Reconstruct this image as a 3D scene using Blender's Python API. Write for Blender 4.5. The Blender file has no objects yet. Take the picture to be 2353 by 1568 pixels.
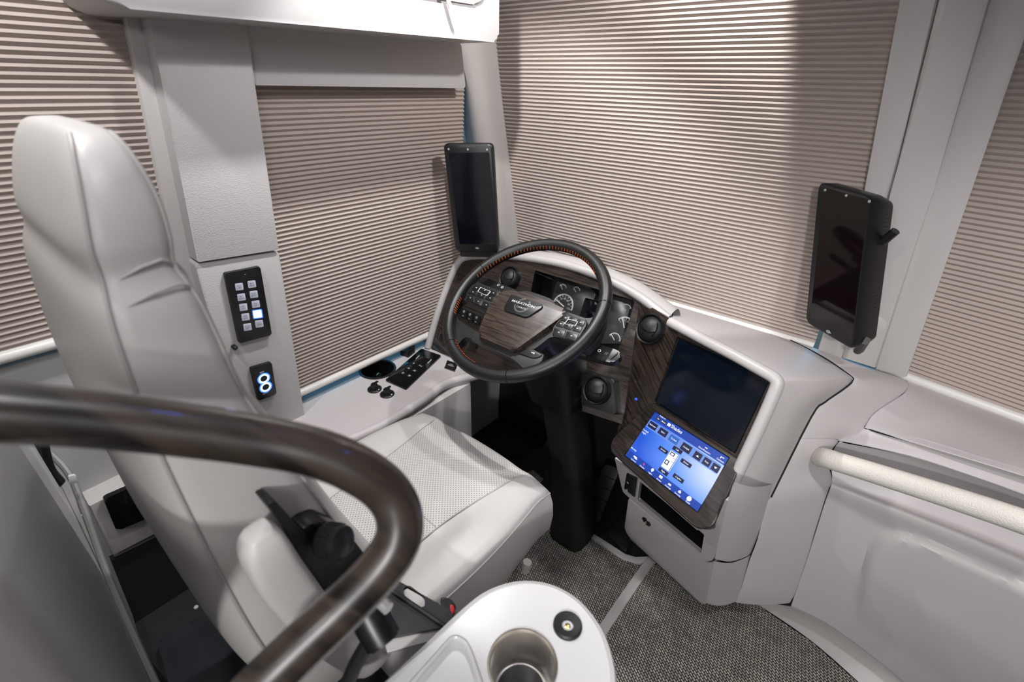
import bpy, bmesh, math, random
from mathutils import Vector as V, Matrix
random.seed(4)
SC = bpy.context.scene
COL = SC.collection
# ------------------------------------------------------------------ camera
FPX, CX, CY = 1100.0, 1176.5, 784.0           # focal length in px of a 2353 x 1568 frame
RX = V((0.7662956, 0.32133643, -0.55635776))   # rows: world axes seen in camera axes (right, down, forward)
RY = V((0.64211873, -0.35367541, 0.68014502))
RZ = V((0.02178531, -0.87843987, -0.47735604))
CAM = V((0, 0, 1.6))
cd = bpy.data.cameras.new('camera'); cam = bpy.data.objects.new('camera', cd); COL.objects.link(cam)
right = V((RX[0], RY[0], RZ[0])); down = V((RX[1], RY[1], RZ[1])); fwd = V((RX[2], RY[2], RZ[2]))
m = Matrix((right, -down, -fwd)).transposed().to_4x4(); m.translation = CAM
cam.matrix_world = m
cd.sensor_width = 36; cd.lens = FPX / 2353 * 36; cd.clip_start = .02
cd.dof.use_dof = True; cd.dof.focus_distance = 1.25; cd.dof.aperture_fstop = 3.2
SC.camera = cam
# ------------------------------------------------------------------ light
w = bpy.data.worlds.new('world'); SC.world = w; w.use_nodes = True
w.node_tree.nodes['Background'].inputs[0].default_value = (.86, .88, .9, 1)
w.node_tree.nodes['Background'].inputs[1].default_value = .16
SC.view_settings.view_transform = 'Standard'; SC.view_settings.look = 'None'
SC.view_settings.exposure = 0.0; SC.view_settings.gamma = 1.0
SC.view_settings.use_curve_mapping = False

def lamp(kind, name, loc, target, energy, color=(1, .985, .985), size=.1, angle=None, blend=.15, size_y=None):
    d = bpy.data.lights.new(name, kind); d.energy = energy; d.color = color
    if kind == 'AREA':
        d.shape = 'RECTANGLE' if size_y else 'DISK'; d.size = size
        if size_y: d.size_y = size_y
    elif kind == 'SPOT':
        d.shadow_soft_size = size; d.spot_size = math.radians(angle); d.spot_blend = blend
    else: d.shadow_soft_size = size
    o = bpy.data.objects.new(name, d); COL.objects.link(o); o.location = loc
    o.rotation_euler = (V(target) - V(loc)).to_track_quat('-Z', 'Y').to_euler()
    return o
lamp('SPOT', 'driver_downlight', (-.865, .82, 2.03), (-1.10, 1.02, 1.0), 36, size=.016, angle=114, blend=.35)
lamp('SPOT', 'windscreen_downlight', (-.45, 1.12, 2.03), (-1.28, 1.42, 1.56), 22, size=.02, angle=141, blend=.10)
lamp('SPOT', 'aisle_downlight', (.35, .35, 2.04), (.30, 1.05, .6), 40, size=.04, angle=84, blend=.7)
lamp('SPOT', 'cabin_downlight_near', (-.32, .02, 2.04), (-.45, .35, .8), 7.5, size=.04, angle=140, blend=.4)
lamp('SPOT', 'cabin_downlight_left', (-.90, .04, 2.04), (-.92, .08, 0), 17, size=.02, angle=130, blend=.3)
lamp('SPOT', 'cabin_downlight_far', (.5, -1.1, 2.04), (.05, 1.1, .4), 130, size=.05, angle=62, blend=.6)
lamp('AREA', 'cabin_fill_light', (.2, -.7, 2.02), (.1, .5, .2), 8, size=1.0, size_y=.3)  # soft ambient fill added for the right dash, not a real fitting
lamp('POINT', 'blue_night_light', (.05, .55, 2.03), (0, 0, 0), .35, (.05, .15, 1), size=.012)
lamp('POINT', 'blue_night_light_left', (-.35, .30, 2.03), (0, 0, 0), .25, (.05, .15, 1), size=.012)
# coloured show light outside the glass, seen only through the gaps round the shades
lamp('AREA', 'outside_light_side', (-1.75, .75, 1.05), (-1.0, .75, .65), 2.6, (.12, .62, 1), size=1.0, size_y=.5)
lamp('AREA', 'outside_light_front', (-.3, 2.1, 1.2), (-.3, 1.4, .85), 20, (.12, .62, 1), size=1.6, size_y=.5)

# ------------------------------------------------------------------ maths helpers
def ray(x, y):
    c = V((x - CX, y - CY, FPX)); return V((RX.dot(c), RY.dot(c), RZ.dot(c)))
class Pl:                                     # plane n.p = d ; call with a photo pixel to find the point on it
    def __init__(s, n, p): s.n = V(n).normalized(); s.d = s.n.dot(V(p))
    def __call__(s, x, y, off=0.0):
        r = ray(x, y); return CAM + r * ((s.d + off - s.n.dot(CAM)) / s.n.dot(r))
    def off(s, o): q = Pl(s.n, s.n * (s.d + o)); return q
def zz(x, y, z): return Pl((0, 0, 1), (0, 0, z))(x, y)
def yy(x, y, v): return Pl((0, 1, 0), (0, v, 0))(x, y)
def xx(x, y, v): return Pl((1, 0, 0), (v, 0, 0))(x, y)
WL = Pl((1, 0, -.06), zz(692, 895, .73))                              # left body side
WF = Pl((0, -1, -.15), CAM + (yy(1536, 690, 1.6) - CAM) * .97)         # windscreen, driver half
_u2 = V((math.cos(math.radians(11)), -math.sin(math.radians(11)), 0))
WR = Pl((_u2.y, -_u2.x, -.15), WF(2085, 862))                          # windscreen, right half
TA = math.radians(28)
PA = Pl((0, -math.cos(TA), math.sin(TA)), zz(982, 795, .685))          # instrument fascia facing the driver
H = V((.93, -.37, 0)).normalized(); OUT = V((H.y, -H.x, 0))
_l = math.radians(19)
PU = Pl(OUT * math.cos(_l) + V((0, 0, math.sin(_l))), PA(1470, 700))   # centre stack turned to the driver
_p = math.radians(48)
PS = Pl(OUT * math.sin(_p) + V((0, 0, math.cos(_p))), PU(1503, 930) + OUT * .02)  # lower touch screen
def pl3(a, b, c):
    n = (b - a).cross(c - a).normalized()
    if n.dot(CAM - a) < 0: n = -n
    return Pl(n, a)
PP = pl3(yy(1612, 1395, 1.12), xx(1435, 1214, -.435), yy(1620, 1215, .93))  # pod front under the screen
WC = V((-.701, .90, 1.088)); WN = V((-.031, -.537, .843)).normalized()
PW = Pl(WN, WC)
CONS = .68
PC = Pl((0, 0, 1), (0, 0, CONS))
def rp(pts, r=.01, seg=4):                    # round the corners of a 3-D polygon
    out = []; n = len(pts)
    rs = r if isinstance(r, (list, tuple)) else [r] * n
    for i in range(n):
        a, b, c = pts[i - 1], pts[i], pts[(i + 1) % n]
        k = min(rs[i], (a - b).length * .45, (c - b).length * .45)
        if k <= 1e-5: out.append(b.copy()); continue
        p, q = b + (a - b).normalized() * k, b + (c - b).normalized() * k
        for j in range(seg + 1):
            t = j / seg; out.append(p * (1 - t) ** 2 + b * 2 * t * (1 - t) + q * t * t)
    return out
def smooth(pts, n=8, closed=False):           # Catmull-Rom through 3-D (or n-D) points
    out = []; N = len(pts); rng = N if closed else N - 1
    g = (lambda i: pts[i % N]) if closed else (lambda i: pts[max(0, min(N - 1, i))])
    for i in range(rng):
        a, b, c, d = g(i - 1), g(i), g(i + 1), g(i + 2)
        for j in range(n):
            t = j / n
            out.append(.5 * ((2 * b) + (c - a) * t + (2 * a - 5 * b + 4 * c - d) * t * t + (3 * b - a - 3 * c + d) * t ** 3))
    if not closed: out.append(pts[-1].copy())
    return out
def newell(pts):
    n = V((0, 0, 0))
    for i in range(len(pts)):
        a, b = pts[i - 1], pts[i]
        n += V(((a.y - b.y) * (a.z + b.z), (a.z - b.z) * (a.x + b.x), (a.x - b.x) * (a.y + b.y)))
    return n.normalized()
# ------------------------------------------------------------------ mesh helpers
def solid(pts, th, n=None, bev=0.0, seg=2, bm=None):
    """plate: outline pts is the face towards the viewer, th its thickness"""
    bm = bm or bmesh.new()
    nn = newell(pts)
    if n is None: n = nn if nn.dot(CAM - pts[0]) > 0 else -nn
    n = V(n).normalized()
    if nn.dot(n) < 0: pts = pts[::-1]
    f = [bm.verts.new(p) for p in pts]; b = [bm.verts.new(p - n * th) for p in pts]
    ff = bm.faces.new(f); bm.faces.new(b[::-1])
    N = len(pts)
    for i in range(N):
        j = (i + 1) % N; bm.faces.new((f[j], f[i], b[i], b[j]))
    if bev > 0:
        bmesh.ops.bevel(bm, geom=list(ff.edges), offset=bev, segments=seg, affect='EDGES', profile=.5, clamp_overlap=True)
    return bm
def ring(outer, inner, th, n, bm=None):
    bm = bm or bmesh.new(); N = len(outer); n = V(n).normalized()
    if newell(outer).dot(n) < 0: outer, inner = outer[::-1], inner[::-1]
    a = [bm.verts.new(p) for p in outer]; b = [bm.verts.new(p) for p in inner]
    c = [bm.verts.new(p - n * th) for p in outer]; d = [bm.verts.new(p - n * th) for p in inner]
    for i in range(N):
        j = (i + 1) % N
        bm.faces.new((a[i], a[j], b[j], b[i])); bm.faces.new((c[j], c[i], d[i], d[j]))
        bm.faces.new((a[j], a[i], c[i], c[j])); bm.faces.new((b[i], b[j], d[j], d[i]))
    return bm
def tube(path, r, seg=14, closed=False, bm=None, flat=None, up=None):
    """sweep; r number or list; flat=(a,b) scales the section along (side, up)"""
    bm = bm or bmesh.new(); N = len(path); rs = r if isinstance(r, (list, tuple)) else [r] * N
    rings = []; nrm = None
    for i, p in enumerate(path):
        a = path[i - 1] if (i or closed) else p; c = path[(i + 1) % N] if (i < N - 1 or closed) else p
        t = (c - a).normalized()
        if up is not None: nrm = V(up) - t * t.dot(V(up))
        elif nrm is None: nrm = t.orthogonal()
        else: nrm = nrm - t * t.dot(nrm)
        nrm.normalize(); bn = t.cross(nrm)
        fa, fb = flat or (1, 1)
        rings.append([bm.verts.new(p + (bn * math.cos(k * 2 * math.pi / seg) * fa + nrm * math.sin(k * 2 * math.pi / seg) * fb) * rs[i]) for k in range(seg)])
    for i in range(N if closed else N - 1):
        A, B = rings[i], rings[(i + 1) % N]
        for k in range(seg): bm.faces.new((A[k], A[(k + 1) % seg], B[(k + 1) % seg], B[k]))
    if not closed: bm.faces.new(rings[0][::-1]); bm.faces.new(rings[-1])
    return bm
def basis(n):
    n = V(n).normalized(); u = V((0, 0, 1)).cross(n)
    if u.length < .05: u = V((1, 0, 0))
    u = (u - n * n.dot(u)).normalized(); return u, n.cross(u), n
def lathe(prof, c, n, seg=32, bm=None, cap=True, sc=(1, 1)):
    bm = bm or bmesh.new(); u, v, n = basis(n); R = []
    for r, h in prof:
        R.append([bm.verts.new(c + n * h + (u * math.cos(k * 2 * math.pi / seg) * sc[0] + v * math.sin(k * 2 * math.pi / seg) * sc[1]) * max(r, 1e-4)) for k in range(seg)])
    for A, B in zip(R, R[1:]):
        for k in range(seg): bm.faces.new((A[k], A[(k + 1) % seg], B[(k + 1) % seg], B[k]))
    if cap: bm.faces.new(R[0][::-1]); bm.faces.new(R[-1])
    return bm
def loft(secs, bm=None, cap=True):
    bm = bm or bmesh.new(); R = [[bm.verts.new(p) for p in s] for s in secs]; N = len(R[0])
    for A, B in zip(R, R[1:]):
        for k in range(N): bm.faces.new((A[k], A[(k + 1) % N], B[(k + 1) % N], B[k]))
    if cap: bm.faces.new(R[0][::-1]); bm.faces.new(R[-1])
    bmesh.ops.recalc_face_normals(bm, faces=bm.faces); return bm
def grid(rows, th=0.0, bm=None):
    """open surface from rows of points, given thickness th away from the viewer"""
    bm = bm or bmesh.new()
    A = [[bm.verts.new(p) for p in r] for r in rows]; fs = []
    for i in range(len(A) - 1):
        for j in range(len(A[0]) - 1):
            fs.append(bm.faces.new((A[i][j], A[i][j + 1], A[i + 1][j + 1], A[i + 1][j])))
    bm.normal_update()
    f = fs[len(fs) // 2]
    if f.normal.dot(CAM - f.calc_center_median()) < 0:
        bmesh.ops.reverse_faces(bm, faces=fs); bm.normal_update()
    if th: 
        nv = {v: v.co - v.normal * th for r in A for v in r}
        B = {v: bm.verts.new(c) for v, c in nv.items()}
        for f in fs: bm.faces.new([B[v] for v in reversed(f.verts)])
        for e in [e for e in bm.edges if len(e.link_faces) == 1 and e.link_faces[0] in fs]:
            f = e.link_faces[0]; vs = list(f.verts); i = vs.index(e.verts[0]); a, b = (e.verts[0], e.verts[1]) if vs[(i + 1) % len(vs)] == e.verts[1] else (e.verts[1], e.verts[0])
            bm.faces.new((b, a, B[a], B[b]))
    return bm
def srows(rows, nu=6, nv=4):
    """smooth a coarse net of points in both directions"""
    r = [smooth(a, nu) for a in rows]
    cols = [smooth([a[j] for a in r], nv) for j in range(len(r[0]))]
    return [[c[i] for c in cols] for i in range(len(cols[0]))]
def box(c, u, v, n, a, b, h, bev=0.0, bm=None, seg=2):
    """block on a face centre c, half sizes a (u), b (v), raised h along n"""
    c = V(c); u = V(u).normalized(); v = V(v).normalized(); n = V(n).normalized()
    return solid([c + n * h - u * a - v * b, c + n * h + u * a - v * b, c + n * h + u * a + v * b, c + n * h - u * a + v * b], h, n, bev, seg, bm)
# ------------------------------------------------------------------ materials
def nodes(name):
    mt = bpy.data.materials.new(name); mt.use_nodes = True; nt = mt.node_tree
    return mt, nt, nt.nodes['Principled BSDF']
def mat(name, col, rough=.5, metal=0.0, coat=0.0, bump=0.0, bscale=300.0, var=0.0, vscale=6.0, spec=.5, emit=None, es=1.0, trans=0.0):
    mt, nt, b = nodes(name); I = b.inputs
    I['Base Color'].default_value = (*col, 1); I['Roughness'].default_value = rough; I['Metallic'].default_value = metal
    I['Coat Weight'].default_value = coat; I['Coat Roughness'].default_value = .08; I['Specular IOR Level'].default_value = spec
    I['Transmission Weight'].default_value = trans
    if emit: I['Emission Color'].default_value = (*emit, 1); I['Emission Strength'].default_value = es
    if bump or var:
        tc = nt.nodes.new('ShaderNodeTexCoord')
    if bump:
        nz = nt.nodes.new('ShaderNodeTexVoronoi'); nz.inputs['Scale'].default_value = bscale
        nt.links.new(tc.outputs['Object'], nz.inputs['Vector'])
        bp = nt.nodes.new('ShaderNodeBump'); bp.inputs['Strength'].default_value = bump; bp.inputs['Distance'].default_value = .001
        nt.links.new(nz.outputs['Distance'], bp.inputs['Height']); nt.links.new(bp.outputs['Normal'], I['Normal'])
    if var:
        n2 = nt.nodes.new('ShaderNodeTexNoise'); n2.inputs['Scale'].default_value = vscale
        nt.links.new(tc.outputs['Object'], n2.inputs['Vector'])
        mx = nt.nodes.new('ShaderNodeMix'); mx.data_type = 'RGBA'
        mx.inputs['A'].default_value = (*[c * (1 - var) for c in col], 1); mx.inputs['B'].default_value = (*[min(1, c * (1 + var)) for c in col], 1)
        nt.links.new(n2.outputs['Fac'], mx.inputs['Factor']); nt.links.new(mx.outputs['Result'], I['Base Color'])
    return mt
def wood(name, axis, across, dark=(.009, .0062, .0047), light=(.038, .0265, .0205), sc=130.0, coat=.8, stretch=.06):
    """striped walnut veneer: thin wavy lines run along axis and repeat along across"""
    mt, nt, b = nodes(name); L = nt.links.new; N = nt.nodes.new
    axis = V(axis).normalized(); across = V(across).normalized()
    tc = N('ShaderNodeTexCoord')
    def dot(vec):
        d = N('ShaderNodeVectorMath'); d.operation = 'DOT_PRODUCT'; d.inputs[1].default_value = vec; L(tc.outputs['Object'], d.inputs[0]); return d.outputs['Value']
    cmb = N('ShaderNodeCombineXYZ'); mu = N('ShaderNodeMath'); mu.operation = 'MULTIPLY'; mu.inputs[1].default_value = stretch
    L(dot(axis), mu.inputs[0]); L(mu.outputs[0], cmb.inputs[0]); L(dot(across), cmb.inputs[1])
    n1 = N('ShaderNodeTexNoise'); n1.inputs['Scale'].default_value = sc; n1.inputs['Detail'].default_value = 3; n1.inputs['Distortion'].default_value = .6
    n2 = N('ShaderNodeTexNoise'); n2.inputs['Scale'].default_value = sc * .25; n2.inputs['Detail'].default_value = 2
    L(cmb.outputs[0], n1.inputs['Vector']); L(cmb.outputs[0], n2.inputs['Vector'])
    r1 = N('ShaderNodeValToRGB'); e = r1.color_ramp.elements
    e[0].position = .38; e[0].color = (*dark, 1); e[1].position = .56; e[1].color = (*light, 1); L(n1.outputs['Fac'], r1.inputs['Fac'])
    mx = N('ShaderNodeMix'); mx.data_type = 'RGBA'; mx.blend_type = 'MULTIPLY'; mx.inputs['Factor'].default_value = .7
    r2 = N('ShaderNodeValToRGB'); r2.color_ramp.elements[0].position = .3; r2.color_ramp.elements[0].color = (.45, .45, .45, 1); r2.color_ramp.elements[1].position = .7
    L(n2.outputs['Fac'], r2.inputs['Fac']); L(r1.outputs['Color'], mx.inputs['A']); L(r2.outputs['Color'], mx.inputs['B'])
    L(mx.outputs['Result'], b.inputs['Base Color']); b.inputs['Roughness'].default_value = .35
    b.inputs['Coat Weight'].default_value = coat; b.inputs['Coat Roughness'].default_value = .04
    return mt
M = {}
M['trim'] = mat('beige_trim', (.52, .495, .48), .5, bump=.12, bscale=900)
M['dash'] = mat('beige_dash', (.52, .49, .485), .48, bump=.08, bscale=1400)
M['grain'] = mat('grained_vinyl', (.45, .437, .43), .5, bump=.45, bscale=420)
M['lip'] = mat('pale_lip', (.45, .43, .42), .4)
M['over'] = mat('overhead_vinyl', (.38, .372, .365), .48, bump=.1, bscale=700)
M['seat'] = mat('seat_leather', (.53, .51, .49), .42, bump=.14, bscale=600)
M['seat2'] = mat('seat_leather_side', (.53, .51, .49), .45, bump=.14, bscale=600)
M['piping'] = mat('seat_piping', (.40, .38, .36), .5)
M['white'] = mat('white_solid_surface', (.57, .565, .57), .3, coat=.2)
M['rail'] = mat('white_rail', (.72, .70, .67), .35)
M['shade'] = mat('shade_fabric', (.42, .36, .325), .85, spec=.1)
M['black'] = mat('black_plastic', (.0055, .006, .007), .38)
M['soft'] = mat('soft_black', (.0075, .0075, .008), .48, bump=.1, bscale=900)
M['leather'] = mat('black_leather', (.0065, .0065, .0065), .4, bump=.15, bscale=700)
M['gloss'] = mat('gloss_black', (.004, .005, .006), .08)
M['screen_off'] = mat('dark_screen', (.003, .003, .006), .06)
M['screen_off2'] = mat('dark_screen_brown', (.006, .003, .003), .06)
M['screen_off3'] = mat('dark_screen_navy', (.002, .004, .008), .1)
M['chrome'] = mat('chrome', (.8, .8, .8), .12, 1.0)
M['steel'] = mat('brushed_steel', (.85, .82, .78), .3, 1.0)
M['grey'] = mat('grey_panel', (.46, .46, .45), .45)
M['greyd'] = mat('dark_grey_panel', (.20, .20, .19), .5)
M['sill'] = mat('grey_sill', (.22, .24, .25), .5)
M['dark'] = mat('dark_floor', (.012, .013, .015), .6)
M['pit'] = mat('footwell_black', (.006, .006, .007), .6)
M['cloth'] = mat('dark_cloth', (.008, .011, .015), .8)
M['orange'] = mat('orange_thread', (.75, .13, .02), .6)
M['print'] = mat('white_print', (.6, .6, .6), .5, emit=(.9, .9, .9), es=.05)
M['key'] = mat('pale_button', (.42, .43, .50), .4, emit=(.55, .6, .8), es=.12)
M['lit'] = mat('lit_button', (.9, .9, 1), .4, emit=(.62, .68, 1), es=4)
M['halo'] = mat('blue_glow', (.02, .05, .6), .4, emit=(.02, .08, 1), es=5)
M['ringled'] = mat('ring_led', (.6, .7, 1), .4, emit=(.38, .48, 1), es=2.2)
M['red'] = mat('red_plastic', (.55, .01, .015), .35)
M['amber'] = mat('amber_lens', (.5, .06, .01), .3, emit=(1, .1, .02), es=.12)
M['gold'] = mat('brass', (.75, .55, .22), .3, 1.0)
M['silver'] = mat('silver_print', (.62, .62, .6), .35, .6)
M['glass'] = mat('tinted_glass', (.55, .8, .9), .03, trans=1.0)
M['cream'] = mat('cream_grip', (.70, .67, .61), .55, bump=.7, bscale=380)
M['gauge'] = mat('gauge_face', (.035, .035, .036), .25)
M['gaugeink'] = mat('gauge_ink', (.42, .42, .42), .5, emit=(.8, .8, .8), es=.06)
M['woodA'] = wood('walnut_fascia', (1, 0, 0), PA.n.cross(V((1, 0, 0))), sc=170)
M['woodU'] = wood('walnut_stack', (H * .85 + PU.n.cross(H) * -.5), PU.n.cross(H) * .85 + H * .5, sc=150)
M['woodW'] = wood('walnut_hub', (1, .08, 0), WN.cross(V((1, 0, 0))), (.015, .010, .0075), (.058, .040, .030), sc=200, coat=.35)
M['woodR'] = wood('walnut_handrail', (1, .35, 0), (-.3, 1, .4), (.008, .0058, .0044), (.046, .034, .026), sc=40, coat=.6, stretch=.12)
M['woodB'] = wood('walnut_bezel', H, PS.n.cross(H), (.008, .0055, .0044), (.030, .021, .0165), sc=170)
def weave():
    mt, nt, b = nodes('woven_vinyl'); L = nt.links.new; N = nt.nodes.new
    tc = N('ShaderNodeTexCoord'); mp = N('ShaderNodeMapping'); mp.inputs['Rotation'].default_value[2] = .55; L(tc.outputs['Object'], mp.inputs['Vector'])
    br = N('ShaderNodeTexBrick'); br.inputs['Scale'].default_value = 1; br.inputs['Brick Width'].default_value = .014; br.inputs['Row Height'].default_value = .0075
    br.inputs['Mortar Size'].default_value = .0016; br.inputs['Mortar Smooth'].default_value = .3; br.offset = .5
    br.inputs['Color1'].default_value = (.62, .58, .50, 1); br.inputs['Color2'].default_value = (.36, .34, .29, 1); br.inputs['Mortar'].default_value = (.008, .008, .008, 1)
    L(mp.outputs['Vector'], br.inputs['Vector'])
    nz = N('ShaderNodeTexNoise'); nz.inputs['Scale'].default_value = 30; L(tc.outputs['Object'], nz.inputs['Vector'])
    mx = N('ShaderNodeMix'); mx.data_type = 'RGBA'; mx.blend_type = 'MULTIPLY'; mx.inputs['Factor'].default_value = .6
    L(br.outputs['Color'], mx.inputs['A']); L(nz.outputs['Fac'], mx.inputs['B']); L(mx.outputs['Result'], b.inputs['Base Color'])
    bp = N('ShaderNodeBump'); bp.inputs['Strength'].default_value = .6; bp.inputs['Distance'].default_value = .002; bp.invert = True
    L(br.outputs['Fac'], bp.inputs['Height']); L(bp.outputs['Normal'], b.inputs['Normal']); b.inputs['Roughness'].default_value = .6
    return mt
M['weave'] = weave()
def perforated():
    mt, nt, b = nodes('perforated_leather'); L = nt.links.new; N = nt.nodes.new
    tc = N('ShaderNodeTexCoord'); mp = N('ShaderNodeMapping'); mp.inputs['Rotation'].default_value[2] = .785; mp.inputs['Scale'].default_value = (160, 160, 0); L(tc.outputs['Object'], mp.inputs['Vector'])
    fr = N('ShaderNodeVectorMath'); fr.operation = 'FRACTION'; L(mp.outputs['Vector'], fr.inputs[0])
    sb = N('ShaderNodeVectorMath'); sb.operation = 'DISTANCE'; sb.inputs[1].default_value = (.5, .5, 0); L(fr.outputs[0], sb.inputs[0])
    lt = N('ShaderNodeMath'); lt.operation = 'LESS_THAN'; lt.inputs[1].default_value = .20; L(sb.outputs['Value'], lt.inputs[0])
    mx = N('ShaderNodeMix'); mx.data_type = 'RGBA'; mx.inputs['A'].default_value = (.53, .51, .49, 1); mx.inputs['B'].default_value = (.16, .14, .12, 1)
    L(lt.outputs[0], mx.inputs['Factor']); L(mx.outputs['Result'], b.inputs['Base Color']); b.inputs['Roughness'].default_value = .5
    return mt
M['perf'] = perforated()
def screen_on():
    mt, nt, b = nodes('lit_touch_screen'); L = nt.links.new; N = nt.nodes.new
    tc = N('ShaderNodeTexCoord'); sp = N('ShaderNodeSeparateXYZ'); L(tc.outputs['UV'], sp.inputs[0])
    ds = N('ShaderNodeVectorMath'); ds.operation = 'DISTANCE'; ds.inputs[1].default_value = (.98, .62, 0); L(tc.outputs['UV'], ds.inputs[0])
    rp_ = N('ShaderNodeValToRGB'); e = rp_.color_ramp.elements
    e[0].position = .12; e[0].color = (.55, .66, 1.0, 1); e[1].position = .95; e[1].color = (.010, .085, .62, 1)
    k = e.new(.5); k.color = (.13, .31, .93, 1); L(ds.outputs['Value'], rp_.inputs['Fac'])
    b.inputs['Base Color'].default_value = (.01, .01, .02, 1); b.inputs['Roughness'].default_value = .12
    L(rp_.outputs['Color'], b.inputs['Emission Color']); b.inputs['Emission Strength'].default_value = 1.15
    return mt
M['screen'] = screen_on()
def emi(n, c, s=1.0): M[n] = mat(n, (.01, .01, .02), .3, emit=c, es=s)
emi('ui_bar', (.006, .055, .42)); emi('ui_strip', (.16, .30, .78)); emi('ui_key', (.004, .008, .05)); emi('ui_white', (.92, .95, 1), 1.1)
emi('ui_active', (.02, .14, .55)); emi('ui_red', (.7, .08, .2)); emi('ui_dim', (.01, .06, .25))
# ------------------------------------------------------------------ object helpers
OFF = {}
def finish(name, bm, mt, parent, off, flat=False, ang=35):
    bmesh.ops.translate(bm, verts=bm.verts, vec=-off)
    me = bpy.data.meshes.new(name); bm.to_mesh(me); bm.free()
    for k in (mt if isinstance(mt, (list, tuple)) else [mt]): me.materials.append(M[k])
    if not flat:
        for p in me.polygons: p.use_smooth = True
        me.set_sharp_from_angle(angle=math.radians(ang))
    o = bpy.data.objects.new(name, me); COL.objects.link(o)
    return o
def tag(o, label=None, cat=None, group=None, kind=None):
    for k, v in (('label', label), ('category', cat), ('group', group), ('kind', kind)):
        if v: o[k] = v
    return o
def thing(name, loc, label, cat, group=None):
    o = bpy.data.objects.new(name, None); COL.objects.link(o); o.location = V(loc); o.empty_display_size = .05
    OFF[o.name] = V(loc); return tag(o, label, cat, group)
def part(name, bm, mt, parent, label=None, flat=False, ang=35):
    off = OFF[parent.name]
    o = finish(name, bm, mt, parent, off, flat, ang); o.parent = parent; OFF[o.name] = off
    if label: o['label'] = label
    return o
def single(name, bm, mt, label=None, cat=None, group=None, kind=None, flat=False, ang=35):
    xs = [v.co for v in bm.verts]
    off = V(((min(v.x for v in xs) + max(v.x for v in xs)) / 2, (min(v.y for v in xs) + max(v.y for v in xs)) / 2, min(v.z for v in xs)))
    o = finish(name, bm, mt, None, off, flat, ang); o.location = off; OFF[o.name] = off
    return tag(o, label, cat, group, kind)
def struct(name, bm, mt, **k): return single(name, bm, mt, kind='structure', **k)
def text(body, c, u, v, h, mt, parent, name='lettering', bold=0.0, wide=1.0):
    cu = bpy.data.curves.new('t', 'FONT'); cu.body = body; cu.size = 1; cu.align_x = 'CENTER'; cu.align_y = 'CENTER'; cu.offset = bold; cu.resolution_u = 2
    to = bpy.data.objects.new('t', cu); me = bpy.data.meshes.new_from_object(to)
    bm = bmesh.new(); bm.from_mesh(me); bpy.data.objects.remove(to); bpy.data.curves.remove(cu); bpy.data.meshes.remove(me)
    u = V(u).normalized(); v = V(v).normalized(); k = h / .72
    for q in bm.verts: q.co = V(c) + u * (q.co.x * k * wide) + v * (q.co.y * k)
    return bm if parent is None else part(name, bm, mt, parent, flat=True)
def merge(a, b):
    me = bpy.data.meshes.new('x'); b.to_mesh(me); b.free(); a.from_mesh(me); bpy.data.meshes.remove(me); return a
def quadbm(pts, uv=True):
    bm = bmesh.new(); f = bm.faces.new([bm.verts.new(p) for p in pts]); l = bm.loops.layers.uv.new('UVMap')
    for lp, t in zip(f.loops, ((0, 1), (1, 1), (1, 0), (0, 0))): lp[l].uv = t
    return bm
# ================================================================== SETTING
def plate(x0, x1, y0, y1, z0, z1, bm=None):
    return solid([V((x0, y0, z1)), V((x1, y0, z1)), V((x1, y1, z1)), V((x0, y1, z1))], z1 - z0, (0, 0, 1), bm=bm)
struct('floor', plate(-1.36, 1.3, -1.9, 1.62, -.06, -.012), 'dark')
struct('ceiling', plate(-1.36, 1.3, -1.9, 1.62, 2.06, 2.10), 'over')
struct('wall_right', plate(1.26, 1.30, -1.9, 1.62, -.06, 2.1), 'trim')
# left body side: strips above and below the windows (windows are openings)
def wl_strip(y0, y1, z0, z1, off=-.01, th=.03, bm=None):
    f = lambda y, z: V((WL.d / WL.n.x + .06 * z + off / WL.n.x, y, z))
    return solid([f(y0, z0), f(y1, z0), f(y1, z1), f(y0, z1)], th, WL.n, bm=bm)
bm = wl_strip(-1.9, 1.34, 1.62, 2.08); wl_strip(-1.9, .40, -.05, 1.075, bm=bm); wl_strip(.40, 1.10, -.05, .70, -.085, .03, bm=bm); wl_strip(1.08, 1.60, -.05, .80, -.02, .03, bm=bm)
wl_strip(.30, .56, .70, 1.62, -.03, bm=bm)
struct('wall_left', bm, 'grey')
bm = solid([V((x, 1.562, z)) for x, z in ((-1.36, -.03), (.12, -.03), (.12, .88), (-1.36, .88))], .03, (0, -1, 0))
def fr(s, z, o=0):                             # point on the right windscreen plane, s metres right of the post edge
    p0 = WF(2085, 862); k = WR.n.z
    p = p0 + _u2 * s + V((0, 0, z - p0.z)); nh = V((WR.n.x, WR.n.y, 0)); t = (WR.d + o - WR.n.dot(p)) / nh.length_squared
    return p + nh * t
solid([fr(-.03, -.03, -.03), fr(1.15, -.03, -.03), fr(1.15, .87, -.03), fr(-.03, .87, -.03)], .03, WR.n, bm=bm)
struct('wall_front', bm, 'pit')
# window panes
bm = wl_strip(.50, 1.40, .66, 1.66, -.075, .006); struct('window_1', bm, 'glass')
bm = wl_strip(-1.9, .42, 1.02, 1.72, -.055, .006); struct('window_2', bm, 'glass')
fw = lambda x, z, o=0: V((x, -(WF.d + o + .15 / math.sqrt(1.0225) * z) * math.sqrt(1.0225), z))
bm = solid([fw(-1.34, .80, -.07), fw(.15, .80, -.07), fw(.15, 2.08, -.07), fw(-1.34, 2.08, -.07)], .006, WF.n); struct('window_3', bm, 'glass')
bm = solid([fr(-.2, .80, -.07), fr(1.15, .80, -.07), fr(1.15, 2.08, -.07), fr(-.2, 2.08, -.07)], .006, WR.n); struct('window_4', bm, 'glass')

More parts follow.
